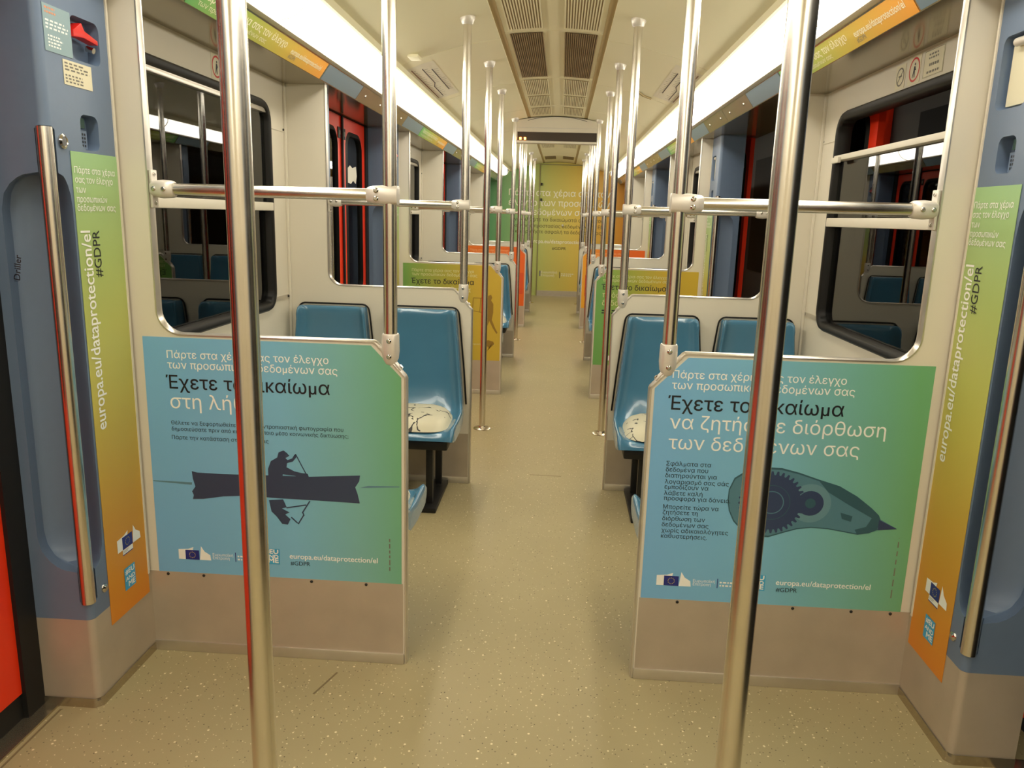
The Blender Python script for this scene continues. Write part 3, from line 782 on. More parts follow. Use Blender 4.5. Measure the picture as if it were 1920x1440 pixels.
protos = {1: make_seat(1), -1: make_seat(-1), 0: make_seat(0)}
used = set()
BAY = ['first', 'second', 'third']
for b in range(3):
    for s in (-1, 1):
        for face in (0, 1):              # 0: back against the near partition, 1: against the far one, facing the camera
            for c, xx in ((1, .628), (0, 1.110)):
                post = 0 if not c else ((-s) if face == 1 else s)
                pr = protos[post]
                if post in used: o = copy_tree(pr)
                else: o = pr; used.add(post)
                o.location = (s * xx, PY[2 * b + face] + (.0225 if face == 0 else -.0225), 0)
                o.rotation_euler = (0, 0, math.pi if face == 0 else 0)
                o['label'] = 'blue moulded seat in the %s %s bay, %s place, %s' % (BAY[b], SIDE[s], 'aisle' if c else 'window', 'facing the camera' if face else 'facing away from the camera')

# ------------------------------------------------------------------ door pillars
def pillar(s, e, yc, det):
    """s: side of the car, e=-1: faces the camera (beyond the door), e=+1: faces away; yc: door-side corner"""
    y1 = yc - e * PL                          # end touching the partition
    W = lambda x, d, z: (s * x, yc - e * d, z)   # d: distance from the door-side corner along the car
    root = empty('door_pillar', (s * 1.3, (yc + y1) / 2, 0), 'x', 'pillar', 'blue-grey pillars beside the doors')
    # lofted housing
    levels = [.283, .30, .332, .340, .43, .436, .445, .46, .49, .53, .60, .80, 1.0, 1.2, 1.38, 1.44, 1.48, 1.505, 1.52, 1.528, 1.535, 1.56, 1.642, 1.650, 1.70, 2.083]
    def sec(z):
        r = .022; e1 = e2 = 0
        if .338 < z < 1.645: e1 = e2 = .032
        if .433 <= z <= 1.531:
            q = 1.
            if z < .53: q = math.sqrt(max(0, 1 - ((.53 - z) / .10) ** 2))
            if z > 1.44: q = math.sqrt(max(0, 1 - ((z - 1.44) / .095) ** 2))
            e1 = .034 + .046 * q; e2 = .034 + .106 * q
        pts = []
        K = 18
        if e1 == 0:
            for i in range(K + 1):
                a = math.pi / 2 * i / K; pts.append((WP + r - r * math.cos(a), r - r * math.sin(a)))
        else:
            dp = .035 if e1 < .033 else .055
            for i in range(K + 1):
                t = i / K
                # from side face (x=WP, d=e1) to front face (x=WP+e2, d=0), bulging inward
                x = WP + e2 * t; dd = e1 * (1 - t)
                k = min(1, math.sin(math.pi * t) * 1.9) * dp
                pts.append((x + k * .75, dd + k * .75))
        return [(WP, PL - .022), (WP, .10)] + pts + [(WP + .165, 0), (DX - .002, 0)]
    secs = [(z, sec(z)) for z in levels]
    mb = MB(); n = len(secs[0][1])
    for (z0, a), (z1, b) in zip(secs[:-1], secs[1:]):
        for i in range(n - 1):
            if i == 0 and z0 >= 1.559: continue
            mb.add([W(*a[i], z0), W(*a[i + 1], z0), W(*b[i + 1], z1), W(*b[i], z1)], [(0, 1, 2, 3)])
    R1 = (.135, .265, 1.832, 1.943) if s < 0 else (.135, .275, 1.765, 1.948)
    R2 = (.145, .228, 1.602, 1.695)
    for (za, zb, R) in ((1.56, 1.73, R2), (1.73, 2.083, R1)):
        lp = rrect(*R, .022, WK); fn = lambda p: W(WP, p[0], p[1])
        rect_hole(mb, .10, PL - .022, za, zb, lp, WK, fn)
        mb.ring([W(WP, *p) for p in lp], [W(WP + .035, *p) for p in lp]); mb.add([W(WP + .035, *p) for p in lp], [tuple(range(len(lp)))])
    part('housing', mb, BLUEP, root, smooth=32)
    # steel foot
    mb = MB(); rows = []
    for z in (0, .0285):
        rows.append(None)
    foot = [(WP, PL)] + [(WP + .02 - .02 * math.cos(math.pi / 2 * i / 6), .02 - .02 * math.sin(math.pi / 2 * i / 6)) for i in range(7)] + [(DX - .002, 0)]
    mb = MB(); mb.sheet([[W(*p, z) for p in foot] for z in (.02, .283)]); part('steel_foot', mb, KICK, root, smooth=40)
    foot2 = [(a - (.003 if a < WP + .001 else 0), b - (.003 if b < .001 else 0)) for a, b in foot]
    mb = MB(); mb.sheet([[W(*p, z) for p in foot2] for z in (0, .03)]); part('foot_strip', mb, STEELR, root, smooth=40)
    # end strip next to the partition
    mb = MB(); P_ = [(WP - .004, PL - .024), (WP - .004, PL - .015), (WP + .02, PL - .015), (WP + .02, PL - .024)]
    mb.prism(P_, lambda p: W(*p, .283), lambda p: W(*p, ZS)); part('end_strip', mb, BEIGE, root, smooth=0)
    # grab handle in the corner recess
    hx, hd = WP + .012, .008
    mb = MB(); mb.tube([W(hx, hd, .336), W(hx, hd, 1.647)], .0195, 20); part('handle', mb, STEEL, root, smooth=40)
    if det:
        q = W(WP, .060, 1.616); mb = MB(); mb.lathe([(.019, 0), (.019, .004), (.013, .008), (.012, .006), (.005, .006)], (0, q[1], q[2]), 16, 'x'); mb.v = [(q[0] - s * a, b, c) for a, b, c in mb.v]; part('lock', mb, SCREW, root)
        q = W(WP, .067, .352); mb = MB(); mb.lathe([(.014, 0), (.013, .004), (.007, .009)], (0, q[1], q[2]), 14, 'x'); mb.v = [(q[0] - s * a, b, c) for a, b, c in mb.v]; part('dome_screw', mb, SCREW, root)
        # intercom
        mb = MB(); mb.prism(rectpts(.15, 1.606, .20, 1.655), lambda p: W(WP + .034, *p), lambda p: W(WP + .018, *p)); ic = part('intercom_plate', mb, BLUEP, root, smooth=0)
        mb = MB()
        for i in range(4):
            for j in range(4): mb.prism(rectpts(.157 + .010 * i, 1.612 + .010 * j, .162 + .010 * i, 1.618 + .010 * j), lambda p: W(WP + .0178, *p), lambda p: W(WP + .0172, *p))
        part('speaker_holes', mb, INK, ic, smooth=0, kind='stuff')
        mb = MB(); mb.prism(rectpts(.15, 1.662, .20, 1.688), lambda p: W(WP + .034, *p), lambda p: W(WP + .022, *p)); part('intercom_button', mb, mat('green_button', (58, 92, 84), .4), root, smooth=0)
        if s < 0:
            mb = MB(); mb.prism([(.140, 1.905), (.178, 1.930), (.190, 1.912), (.25, 1.898), (.25, 1.886), (.185, 1.893), (.140, 1.888)], lambda p: W(WP + .022, *p), lambda p: W(WP - .006, *p)); part('emergency_handle', mb, REDH, root, bevel=.003, label='red emergency release handle')
            mb = MB(); q = W(WP + .02, .236, 1.876); mb.tube([q, (q[0] - s * .02, q[1], q[2] - .006)], .008, 10); part('seal_pin', mb, SCREW, root)
        else:
            mb = MB(); mb.prism(rectpts(.15, 1.775, .262, 1.925), lambda p: W(WP + .034, *p), lambda p: W(WP + .020, *p)); part('cover_plate', mb, CREAMS, root, smooth=0)
            mb = MB(); mb.tube([W(WP + .012, .17, 1.928), W(WP + .012, .235, 1.930)], .011, 12); part('cover_catch', mb, CAST, root)
    return root
PN = {0: 'camera-side', 1: 'second', 2: 'third', 3: 'farthest'}
for s in (-1, 1):
    # far side of each door area (faces the camera)
    p = pillar(s, -1, PY[0] - .0145 - PL + .001, True)
    fl = 'blue-grey pillar with recessed grab handle on the %s, far side of the %s door area'
    p['label'] = fl % (SIDE[s], 'nearest')
    for i in (2, 4): copy_tree(p, None, (0, PY[i] - PY[0], 0), fl % (SIDE[s], {2: 'second', 4: 'third'}[i]))
    # near side of each door area (faces away)
    q = pillar(s, 1, PY[1] + .0145 + PL - .001, False)
    fl = 'blue-grey pillar on the %s behind the partition, near side of the %s door area'
    q['label'] = fl % (SIDE[s], 'second')
    for i, nm in ((3, 'third'), (5, 'farthest')): copy_tree(q, None, (0, PY[i] - PY[1], 0), fl % (SIDE[s], nm))
    c = copy_tree(q, None, (0, PY[1] - 4.014 - PY[1], 0), fl % (SIDE[s], 'nearest'))
    # last pillar before the end wall
    mb = MB(); mb.box(min(s * WP, s * 1.5), max(s * WP, s * 1.5), PE - .16, PE - .002, 0, ZS)

# ------------------------------------------------------------------ posters on the partitions
def partition_poster(s, i, stops, lo, hi, label, name='poster'):
    y = PY[i] - .0142
    pts = []
    ch = [(A + .012, .0), (A + .012, ZC - .285 + .0), (A + CH + .008, ZT - .285 - .010), (1.19, ZT - .285 - .008), (1.19, 0)]
    if s < 0: o = Vector((-1.19, y, .285)); pts = [(1.19 - x, z) for x, z in ch][::-1]
    else: o = Vector((A, y, .285)); pts = [(x - A, z) for x, z in ch]
    # keep clear of the rounded corner of the opening
    g = gradient('poster_print', stops, 0, lo, hi, skew=.08)
    return sheet(name, pts, g, o, (1, 0, 0), (0, -1, 0), label=label, cat='poster', group='posters on the partitions')
H1, H2, H3 = 'Πάρτε στα χέρια σας τον έλεγχο', 'των προσωπικών δεδομένων σας', 'Έχετε το δικαίωμα'
URL = 'europa.eu/dataprotection/el'
def heads(p, dx, ma=WHITEP):
    text(p, H1, .074 + dx, .716, ma, width=.508, bold=.007); text(p, H2, .074 + dx, .683, ma, width=.535, bold=.007); text(p, H3, .066 + dx, .619, INK, width=.518, bold=.007)
def feet(p, dx):
    emblem(p, .093 + dx, .047, .046)
    text(p, 'Ευρωπαϊκή\nΕπιτροπή', .184 + dx, .0635, WHITEP, width=.068, spacing=.85)
    poly(p, 'rule', rectpts(.259 + dx, .047, .2615 + dx, .079), FLAGB)
    fine_print(p, .267 + dx, .05, .058, .022, 2, WHITEP)
    hashtag_box(p, .352 + dx, .046, .055, .053)
    text(p, URL, .440 + dx, .069, WHITEP, width=.289, bold=.012); text(p, '#GDPR', .442 + dx, .046, INK, width=.065)

BLU, BLU2, GRN = (124, 182, 228), (128, 190, 220), (112, 176, 124)
p = partition_poster(-1, 0, [(0, BLU), (.55, BLU2), (.8, (126, 184, 178)), (1, GRN)], 0, .86, 'blue to green poster with a rower in a boat on the nearest left partition')
heads(p, 0); text(p, 'στη λήθη', .076, .556, WHITEP, width=.272)
text(p, 'Θέλετε να ξεφορτωθείτε εκείνη τη ντροπιαστική φωτογραφία που', .074, .503, INK, width=.550)
text(p, 'δημοσιεύσατε πριν από καιρό σε κάποιο μέσο κοινωνικής δικτύωσης;', .074, .483, INK, width=.566)
text(p, 'Πάρτε την κατάσταση στα χέρια σας', .073, .455, INK, width=.312)
poly(p, 'boat', [(0.131, 0.351), (0.149, 0.347), (0.235, 0.346), (0.381, 0.349), (0.512, 0.351), (0.675, 0.363), (0.672, 0.344), (0.659, 0.323), (0.666, 0.302), (0.673, 0.27), (0.575, 0.272), (0.412, 0.274), (0.305, 0.277), (0.231, 0.271), (0.164, 0.259), (0.129, 0.257), (0.133, 0.27), (0.128, 0.283), (0.14, 0.3), (0.133, 0.326)], NAVY, label='dark canoe silhouette')
poly(p, 'rower', [(0.38, 0.329), (0.38, 0.371), (0.39, 0.397), (0.411, 0.41), (0.416, 0.427), (0.432, 0.434), (0.443, 0.426), (0.450, 0.417), (0.437, 0.409), (0.444, 0.403), (0.459, 0.409), (0.466, 0.421), (0.472, 0.424), (0.472, 0.413), (0.461, 0.399), (0.442, 0.393), (0.44, 0.379), (0.464, 0.367), (0.488, 0.362), (0.506, 0.361), (0.51, 0.346), (0.496, 0.344), (0.464, 0.352), (0.427, 0.355), (0.424, 0.332)], NAVY, .0025, label='dark rower silhouette')
lines_mesh(p, 'paddle', [(.470, .424, .506, .352)], .003, NAVY, .0025)
poly(p, 'paddle_blade', [(.500, .360), (.508, .360), (.512, .346), (.502, .344)], NAVY, .0027)
poly(p, 'reflection', [(0.379, 0.266), (0.425, 0.271), (0.436, 0.245), (0.42, 0.24), (0.445, 0.228), (0.43, 0.22), (0.447, 0.205), (0.438, 0.186), (0.419, 0.188), (0.402, 0.212), (0.386, 0.228)], NAVY, .0025)
lines_mesh(p, 'reflection', [(.435, .243, .500, .256), (.512, .270, .486, .228), (.488, .229, .492, .219), (.490, .220, .472, .190), (.45, .212, .47, .193)], .004, NAVY, .0026)
poly(p, 'waterline', [(.002, .311), (.128, .305), (.13, .313), (.002, .314)], mat('water_line', (92, 132, 150), .45), .0020)
poly(p, 'waterline', [(.675, .322), (.80, .330), (.80, .333), (.70, .330)], MATS['water_line'], .0020)
feet(p, 0); fine_print(p, .772, .045, .11, .008, 1, GREYP, vertical=True)

p = partition_poster(1, 0, [(0, BLU), (.45, BLU2), (.74, (124, 186, 180)), (1, GRN)], 0, .84, 'blue to green poster with a correction tape and gear on the nearest right partition')
heads(p, -.012); text(p, 'να ζητήσετε διόρθωση', .064, .560, WHITEP, width=.637); text(p, 'των δεδομένων σας', .064, .496, WHITEP, width=.567)
for t, yy, w in (('Σφάλματα στα', .443, .117), ('δεδομένα που', .424, None), ('διατηρούνται για', .405, None), ('λογαριασμό σας σάς', .385, None), ('εμποδίζουν να', .368, None), ('λάβετε καλή', .348, None), ('προσφορά για δάνειο,', .331, None), ('Μπορείτε τώρα να', .303, None), ('ζητήσετε τη', .285, None), ('διόρθωση των', .265, None), ('δεδομένων σας', .245, None), ('χωρίς αδικαιολόγητες', .226, None), ('καθυστερήσεις.', .207, None)):
    text(p, t, .062, yy, INK, size=.0195)
DEV = [(0.251, 0.338), (0.252, 0.376), (0.266, 0.413), (0.302, 0.44), (0.353, 0.452), (0.405, 0.451), (0.458, 0.439), (0.515, 0.421), (0.582, 0.402), (0.637, 0.372), (0.684, 0.337), (0.708, 0.315), (0.714, 0.302), (0.767, 0.274), (0.708, 0.267), (0.685, 0.256), (0.651, 0.249), (0.616, 0.254), (0.563, 0.262), (0.511, 0.264), (0.468, 0.257), (0.426, 0.242), (0.384, 0.226), (0.339, 0.227), (0.303, 0.242), (0.274, 0.273), (0.258, 0.306)]
ctr = (.46, .33)
poly(p, 'tape_outline', [(x + .005, z) for x, z in DEV], TEALD2, .0020)
poly(p, 'tape_body', [(ctr[0] + (x - ctr[0]) * .985 + .005, ctr[1] + (z - ctr[1]) * .95) for x, z in DEV], TEALD, .0022, label='grey-blue correction tape body')
GX, GZ = .389, .340
poly(p, 'gear', [(GX + r * math.cos(a), GZ + r * math.sin(a)) for i in range(36) for r, a in ((.088, 2 * math.pi * (i + .0) / 36), (.100, 2 * math.pi * (i + .2) / 36), (.100, 2 * math.pi * (i + .5) / 36), (.088, 2 * math.pi * (i + .7) / 36))], GEARM, .0025, label='dark blue gear wheel')
ring_poly(p, 'gear_ring', GX, GZ, .034, .037, TEALD, .0028); ring_poly(p, 'gear_ring', GX, GZ, .054, .056, TEALD2, .0028)
ring_poly(p, 'small_wheel', .505, .343, .040, .062, mat('wheel_grey', (104, 146, 158), .45), .0024); poly(p, 'small_gear', disc(.505, .343, .040, 24), GEARM, .0026); poly(p, 'hub', disc(.505, .343, .016, 16), TEALD2, .0029)
poly(p, 'grip', [(x + .005, z) for x, z in [(0.516, 0.419), (0.582, 0.402), (0.637, 0.372), (0.684, 0.337), (0.708, 0.315), (0.714, 0.302), (0.708, 0.267), (0.685, 0.256), (0.651, 0.249), (0.641, 0.265), (0.674, 0.276), (0.688, 0.305), (0.624, 0.339), (0.55, 0.381)]], TEALD2, .0026)
poly(p, 'tip', [(.715, .301), (.772, .274), (.715, .267)], GEARM, .0027); poly(p, 'clip', [(.598, .318), (.635, .308), (.632, .290), (.604, .298)], TEALD2, .0026)
feet(p, -.012); fine_print(p, .786, .045, .20, .007, 1, GREYP, vertical=True)

YEL, OLV = (206, 176, 62), (176, 170, 66)
p = partition_poster(-1, 2, [(0, (100, 160, 92)), (.2, (140, 168, 80)), (.55, OLV), (.85, YEL), (1, YEL)], 0, .8, 'green to yellow poster with a walking porter on the third left partition')
heads(p, 0, mat('pale_print', (214, 216, 160), .45)); text(p, 'στη φορητότητα', .076, .556, MATS['pale_print'], width=.48)
poly(p, 'walking_figure', [(.685, .44), (.70, .50), (.70, .535), (.725, .545), (.735, .52), (.725, .50), (.745, .47), (.745, .40), (.735, .34), (.765, .27), (.785, .235), (.775, .225), (.745, .27), (.715, .33), (.70, .29), (.675, .235), (.655, .24), (.685, .30), (.70, .36), (.695, .41)], OLIVE, .0025)
lines_mesh(p, 'carried_box', [(.58, .515, .70, .515), (.58, .515, .575, .41), (.575, .41, .70, .39), (.64, .515, .635, .40)], .006, OLIVE)
poly(p, 'figure_shadow', [(.665, .16), (.72, .10), (.70, .08), (.76, .14), (.75, .16), (.71, .17)], OLIVE, .0023)
text(p, URL, .56, .13, MATS['pale_print'], width=.2, bold=.01)
p = partition_poster(1, 2, [(0, (112, 170, 92)), (.12, (118, 172, 92)), (.4, (160, 172, 72)), (.75, YEL), (1, YEL)], 0, .8, 'green to yellow poster on the third right partition')
heads(p, -.012, MATS['pale_print']); text(p, 'πρόσβασης στα', .064, .556, MATS['pale_print'], width=.44); text(p, 'δεδομένα σας', .064, .492, MATS['pale_print'], width=.40); fine_print(p, .064, .42, .22, .04, 2, INK)
poly(p, 'white_tag', rectpts(.115, .04, .145, .08), WHITEP)
ORG = (236, 122, 46)
for s in (-1, 1):
    p = partition_poster(s, 4, [(0, ORG if s < 0 else (240, 176, 50)), (.5, ORG), (1, (238, 108, 40))], 0, .8, 'orange poster on the fifth %s partition' % SIDE[s])
    pp = mat('peach_print', (246, 190, 130), .45)
    heads(p, 0 if s < 0 else -.012, pp); poly(p, 'red_band', rectpts(.02 if s < 0 else .05, .16, .79, .44), mat('deep_orange', (226, 86, 34), .45), .0019)

# ------------------------------------------------------------------ strip posters on the pillars
STRIP = gradient('strip_print', [(0, (226, 138, 36)), (.22, (214, 156, 46)), (.5, (200, 186, 84)), (.78, (172, 192, 112)), (1, (156, 196, 140))], 1, 0, 1.38)
def strip(s, dy, label, content=True):
    if s < 0: o = (-WP + .0008, 2.056 + dy, .219); u = (0, 1, 0); n = (1, 0, 0)
    else: o = (WP - .0008, 2.274 + dy, .195); u = (0, -1, 0); n = (-1, 0, 0)
    p = sheet('strip_poster', rectpts(0, 0, .218, 1.376), STRIP, o, u, n, .0012, label=label, cat='poster', group='strip posters on the door pillars')
    for t, zz_, w in (('Πάρτε στα χέρια', 1.320, .191), ('σας τον έλεγχο', 1.295, .177), ('των', 1.269, .044), ('προσωπικών', 1.244, .143), ('δεδομένων σας', 1.221, .182)):
        text(p, t, .008, zz_, WHITEP, width=w, bold=.006, sy=1.0)
    text(p, URL, .055, .602, WHITEP, width=.566, bold=.012, rot=math.pi / 2, sy=1.25); text(p, '#GDPR', .098, 1.038, INK, width=.13, rot=math.pi / 2, sy=1.2)
    emblem(p, .085, .205, .055); poly(p, 'emblem_caption', rectpts(.083, .186, .14, .204), WHITEP, .0023); poly(p, 'emblem_rule', rectpts(.083, .186, .14, .189), FLAGB, .0026)
    text(p, 'Ευρωπαϊκή\nΕπιτροπή', .086, .198, GREYP, width=.03, z=.0027, spacing=.8)
    hashtag_box(p, .082, .07, .06, .072)
    return p
for s in (-1, 1):
    p = strip(s, 0, 'green to orange strip poster on the nearest %s door pillar' % SIDE[s])
    for i, nm in ((2, 'second'), (4, 'third')): copy_tree(p, None, (0, PY[i] - PY[0], 0), 'green to orange strip poster on the %s %s door pillar' % (nm, SIDE[s]))
# notices on the near left pillar
p = sheet('notice_sticker', rectpts(0, 0, .112, .112), TEALS, (-WP + .0006, 1.992, 1.832), (0, 1, 0), (1, 0, 0), .0008, label='pale blue notice beside the red emergency handle', cat='sticker')
fine_print(p, .008, .088, .05, .02, 2, ORANGEP, .0012); fine_print(p, .008, .052, .092, .026, 3, WHITEP, .0012); fine_print(p, .014, .010, .062, .032, 4, WHITEP, .0012)
p = sheet('notice_sticker', rectpts(0, 0, .124, .062), CREAMS, (-WP + .0006, 2.058, 1.762), (0, 1, 0), (1, 0, 0), .0008, label='cream notice plate below the red emergency handle', cat='sticker')
fine_print(p, .006, .034, .112, .024, 3, GREYP, .0012); fine_print(p, .006, .004, .096, .024, 3, GREYP, .0012)
g = sheet('graffiti_scrawl', rectpts(0, 0, .012, .001), INK, (-1.345, PY[0] - .0145 - PL + .0004, 1.255), (1, 0, 0), (0, -1, 0), .0003, label='small black scrawl on the left pillar edge', cat='graffiti')
text(g, 'Driller', .016, .002, INK, width=.066, rot=math.pi / 2 - .15, z=.0006, bold=.01)

# ------------------------------------------------------------------ print on the end wall
e = sheet('wall_lettering', rectpts(-.70, 0, -.69, .001), mat('pale_wall_print', (250, 248, 226), .45), (0.02, PE - .0005, 0), (1, 0, 0), (0, -1, 0), .0003, label='large pale slogan printed across the end wall', cat='lettering')
pw = MATS['pale_wall_print']
text(e, 'Πάρτε στα χέρια σας τον', 0, 1.845, pw, width=1.88, bold=.01, align='C', z=.001); text(e, 'έλεγχο των προσωπικών', 0, 1.665, pw, width=1.88, bold=.01, align='C', z=.001); text(e, 'δεδομένων σας', 0, 1.500, pw, width=1.14, bold=.01, align='C', z=.001)
dk = mat('olive_wall_print', (70, 62, 26), .45)
for t, zz_, w in (('Ανακαλύψτε τα δικαιώματά σας με τους', 1.385, 1.78), ('κανόνες προστασίας δεδομένων της ΕΕ', 1.27, 1.66), ('και κρατήστε ασφαλή τα δεδομένα σας', 1.165, 1.60)): text(e, t, 0, zz_, dk, width=w, align='C', z=.001)
text(e, URL, 0, .985, pw, width=1.10, bold=.01, align='C', z=.001); text(e, '#GDPR', .03, .865, dk, width=.26, align='C', z=.001)
e2 = sheet('wall_emblem', rectpts(-.30, .40, -.285, .50), FLAGB, (0.0, PE - .0005, -.03), (1, 0, 0), (0, -1, 0), .0006, label='pale institution lettering low on the end door', cat='lettering')
text(e2, 'Ευρωπαϊκή\nΕπιτροπή', -.27, .455, pw, width=.30, z=.001); poly(e2, 'rule', rectpts(.075, .37, .088, .49), dk, .001); fine_print(e2, .11, .40, .24, .07, 2, pw, .001)

# ------------------------------------------------------------------ advert strips in the cove
for s in (-1, 1):
    for b in range(3):
        y0, y1 = PY[2 * b] + .24, PY[2 * b + 1] - .175; L = y1 - y0
        base = Vector((s * 1.066, 0, 2.158)); dn_ = Vector((s * .054, 0, -.075)).normalized(); nr = Vector((-s * .075, 0, -.054)).normalized()
        if s < 0: o = base + dn_ * .090 + nr * .001 + Vector((0, y0, 0)); u = (0, 1, 0)
        else: o = base + dn_ * .090 + nr * .001 + Vector((0, y1, 0)); u = (0, -1, 0)
        g = gradient('cove_advert_print', [(0, (96, 160, 92)), (.25, (150, 170, 78)), (.6, (190, 166, 70)), (1, (222, 150, 60))], 0, 0, L)
        p = sheet('cove_advert', rectpts(0, 0, L, .084), g, o, u, nr, .0012, label='green to orange advert strip above the %s bay window on the %s' % (BAY[b], SIDE[s]), cat='advert', group='advert strips above the windows')
        text(p, 'Πάρτε στα χέρια σας τον έλεγχο', .05 * L, .042, CREAMS, width=.56 * L, bold=.01, z=.0018, sy=.85); text(p, 'των προσωπικών δεδομένων σας', .05 * L, .014, CREAMS, width=.42 * L, z=.0018, sy=.7)
        text(p, URL, .66 * L, .034, CREAMS, width=.30 * L, bold=.012, z=.0018); text(p, '#GDPR', .66 * L, .012, GREYP, width=.06 * L, z=.0018)

# ------------------------------------------------------------------ small signs above the windows
def wall_sign(s, y, z, w, h, kind, label):
    if s < 0: o = (-WW + .0005, y - w / 2, z - h / 2); u = (0, 1, 0); n = (1, 0, 0)
    else: o = (WW - .0005, y + w / 2, z - h / 2); u = (0, -1, 0); n = (-1, 0, 0)
    p = sheet('sign_sticker', rectpts(0, 0, w, h), CREAMS, o, u, n, .0008, label=label, cat='sticker')
    c = (w / 2, h / 2)
    if kind == 'walk':
        ring_poly(p, 'red_circle', c[0], c[1], .036, .043, SIGNR, .0014)
        poly(p, 'figure', [(c[0] - .004, c[1] + .012), (c[0] + .006, c[1] + .012), (c[0] + .014, c[1] - .004), (c[0] + .006, c[1] - .002), (c[0] + .008, c[1] - .028), (c[0] + .002, c[1] - .028), (c[0] - .001, c[1] - .008), (c[0] - .008, c[1] - .028), (c[0] - .013, c[1] - .027), (c[0] - .007, c[1] - .004)], INK, .0014)
        poly(p, 'head', disc(c[0] + .003, c[1] + .019, .005, 12), INK, .0014)
    elif kind == 'smoke':
        ring_poly(p, 'dark_circle', c[0], c[1], .028, .034, GREYP, .0014); lines_mesh(p, 'bar', [(c[0] - .02, c[1] - .02, c[0] + .02, c[1] + .02), (c[0] - .014, c[1] + .002, c[0] + .014, c[1] + .002)], .005, GREYP, .0014)
    else:
        fine_print(p, w * .25, h * .62, w * .6, h * .26, 2, GREYP, .0014); fine_print(p, w * .3, h * .34, w * .5, h * .2, 1, GREYP, .0014); fine_print(p, w * .2, h * .1, w * .65, h * .16, 1, GREYP, .0014)
        lines_mesh(p, 'border', [(.003, .003, w - .003, .003), (w - .003, .003, w - .003, h - .003), (w - .003, h - .003, .003, h - .003), (.003, h - .003, .003, .003)], .0015, GREYP, .0014)
wall_sign(1, 3.225, 2.018, .085, .088, 'smoke', 'small grey round sign, farthest of three above the right window')
wall_sign(1, 3.105, 2.024, .098, .100, 'walk', 'round red-ringed walking figure sign above the right window')
wall_sign(1, 2.955, 2.024, .150, .092, 'text', 'small printed notice, nearest of three above the right window')
wall_sign(-1, 3.295, 2.022, .098, .100, 'walk', 'round red-ringed walking figure sign above the left window')

# ------------------------------------------------------------------ route maps on the ceiling
for s in (-1, 1):
    x0, x1, y0, y1 = .705, .865, 4.80, 5.98
    mb = MB(); xs = [x0 + (x1 - x0) * i / 6 for i in range(7)]
    mb.sheet([[(s * x, y, zc(x) - .0012) for x in xs] for y in (y0, y1)])
    r = whole('route_map', mb, mat('map_paper', (236, 230, 206), .4), (s * .785, 5.39, zc(.785)), recalc=False, label='pale route map sticker on the %s ceiling panel' % SIDE[s], cat='map')
    def line(pts, w, name, ma):
        mb = MB()
        for (xa, ya), (xb, yb) in zip(pts[:-1], pts[1:]):
            d = Vector((xb - xa, yb - ya)).normalized(); nx, ny = -d.y * w, d.x * w
            mb.add([(s * (a), b, zc(a) - .0022) for a, b in ((xa + nx, ya + ny), (xa - nx, ya - ny), (xb - nx, yb - ny), (xb + nx, yb + ny))], [(0, 1, 2, 3)])
        part(name, mb, ma, r, recalc=False, smooth=0)
    line([(.845, 4.86), (.845, 5.92)], .003, 'map_line', mat('map_line_brown', (120, 70, 50), .5))
    line([(.79, 4.92), (.79, 5.4), (.81, 5.5), (.81, 5.9)], .0028, 'map_line', INK); line([(.745, 5.0), (.745, 5.75)], .0028, 'map_line', INK)
    mb = MB()
    for xx, a, b, n in ((.845, 4.9, 5.9, 18), (.79, 4.95, 5.38, 9), (.81, 5.5, 5.88, 7), (.745, 5.02, 5.73, 13)):
        for i in range(n):
            y = a + (b - a) * i / (n - 1); L = random.uniform(.012, .03)
            mb.add([(s * q, w, zc(q) - .0021) for q, w in ((xx - .005, y), (xx - .005 - L, y + .012), (xx - .005 - L, y + .018), (xx - .005, y + .006))], [(0, 1, 2, 3)])
    part('station_names', mb, GREYP, r, recalc=False, smooth=0, kind='stuff')
# small junction plate and a smoke detector like latch on the ceiling
mb = MB(); mb.box(-.80, -.74, 4.50, 4.62, zc(.74) - .028, zc(.74) - .012); whole('ceiling_plate', mb, CEIL, (-.77, 4.56, zc(.77)), bevel=.003, label='small cream plate on the left ceiling panel before the route map', cat='plate')
mb = MB(); mb.tube([(.60, 5.98, zc(.60) - .006), (.64, 6.03, zc(.64) - .014), (.70, 6.06, zc(.7) - .010)], .008, 8); whole('ceiling_catch', mb, mat('brass', (150, 132, 88), .5, .2), (.65, 6.02, zc(.65)), label='small brass catch on the right ceiling panel', cat='catch')

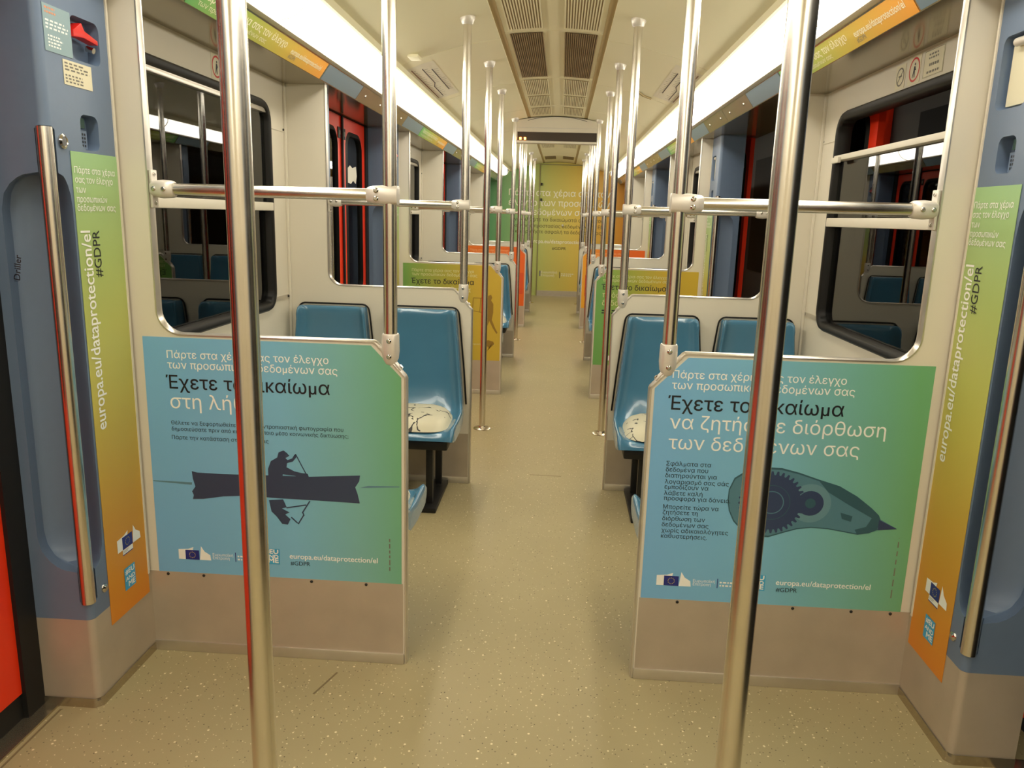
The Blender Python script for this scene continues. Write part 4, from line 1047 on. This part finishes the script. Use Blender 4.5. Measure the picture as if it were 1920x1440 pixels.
# ------------------------------------------------------------------ LED display
yd = PY[3] + .10
ld = empty('led_display', (0, yd, 2.21), 'overhead destination display with two lit amber dots', 'display')
xs = [-.425 + .85 * i / 20 for i in range(21)]
mb = MB(); mb.prism([(-.425, 2.298), (.425, 2.298)] + [(x, zc(x) - .006) for x in xs[::-1]], lambda p: (p[0], yd, p[1]), lambda p: (p[0], yd + .12, p[1])); part('header_panel', mb, BEIGE, ld, smooth=20)
mb = MB(); mb.box(-.425, .425, yd - .006, yd, 2.335, 2.340); part('header_line', mb, ALU, ld, smooth=0)
mb = MB(); mb.box(-.40, .40, yd + .012, yd + .11, 2.212, 2.298); part('screen', mb, LEDB, ld, smooth=0)
mb = MB(); mb.box(-.425, .425, yd - .004, yd + .12, 2.190, 2.212); part('bottom_rail', mb, BEIGE, ld, bevel=.004)
for x in (-.425, .40):
    mb = MB(); mb.box(x, x + .025, yd, yd + .12, 2.2, 2.30); part('end_cheek', mb, BEIGE, ld, smooth=0)
for x in (-.378, -.332):
    mb = MB(); mb.box(x, x + .02, yd + .006, yd + .013, 2.223, 2.243); part('led_dot', mb, LED, ld, smooth=0)
mb = MB(); mb.prism([(x, zc(x) - .006) for x in xs] + [(x, zc(x) - .002) for x in xs[::-1]], lambda p: (p[0] * .7, yd - .003, p[1] + .0), lambda p: (p[0] * .7, yd - .001, p[1])); part('shadow_gap', mb, DARK, ld, smooth=0)

# ------------------------------------------------------------------ neighbouring train seen through the right windows
nb = empty('neighbouring_train', (2.4, 8, -.4), 'dark train with red door posts on the next track, beyond the right windows', 'train')
mb = MB(); mb.box(2.42, 2.7, 2.5, 16, -.4, 2.9); part('body', mb, NBODY, nb, smooth=0)
for (ya, yb) in ((5.985, 6.065), (6.08, 6.15), (10.25, 10.31)):
    mb = MB(); mb.box(2.36, 2.42, ya, yb, -.1, 2.5); part('door_post', mb, RED, nb, bevel=.01)
for (ya, yb) in ((3.2, 5.5), (6.5, 9.9), (12.1, 14.5)):
    mb = MB(); mb.box(2.40, 2.42, ya, yb, .9, 2.2); part('dark_window', mb, mat('tunnel_glass', (12, 11, 10), .5, spec=.05), nb, smooth=0)
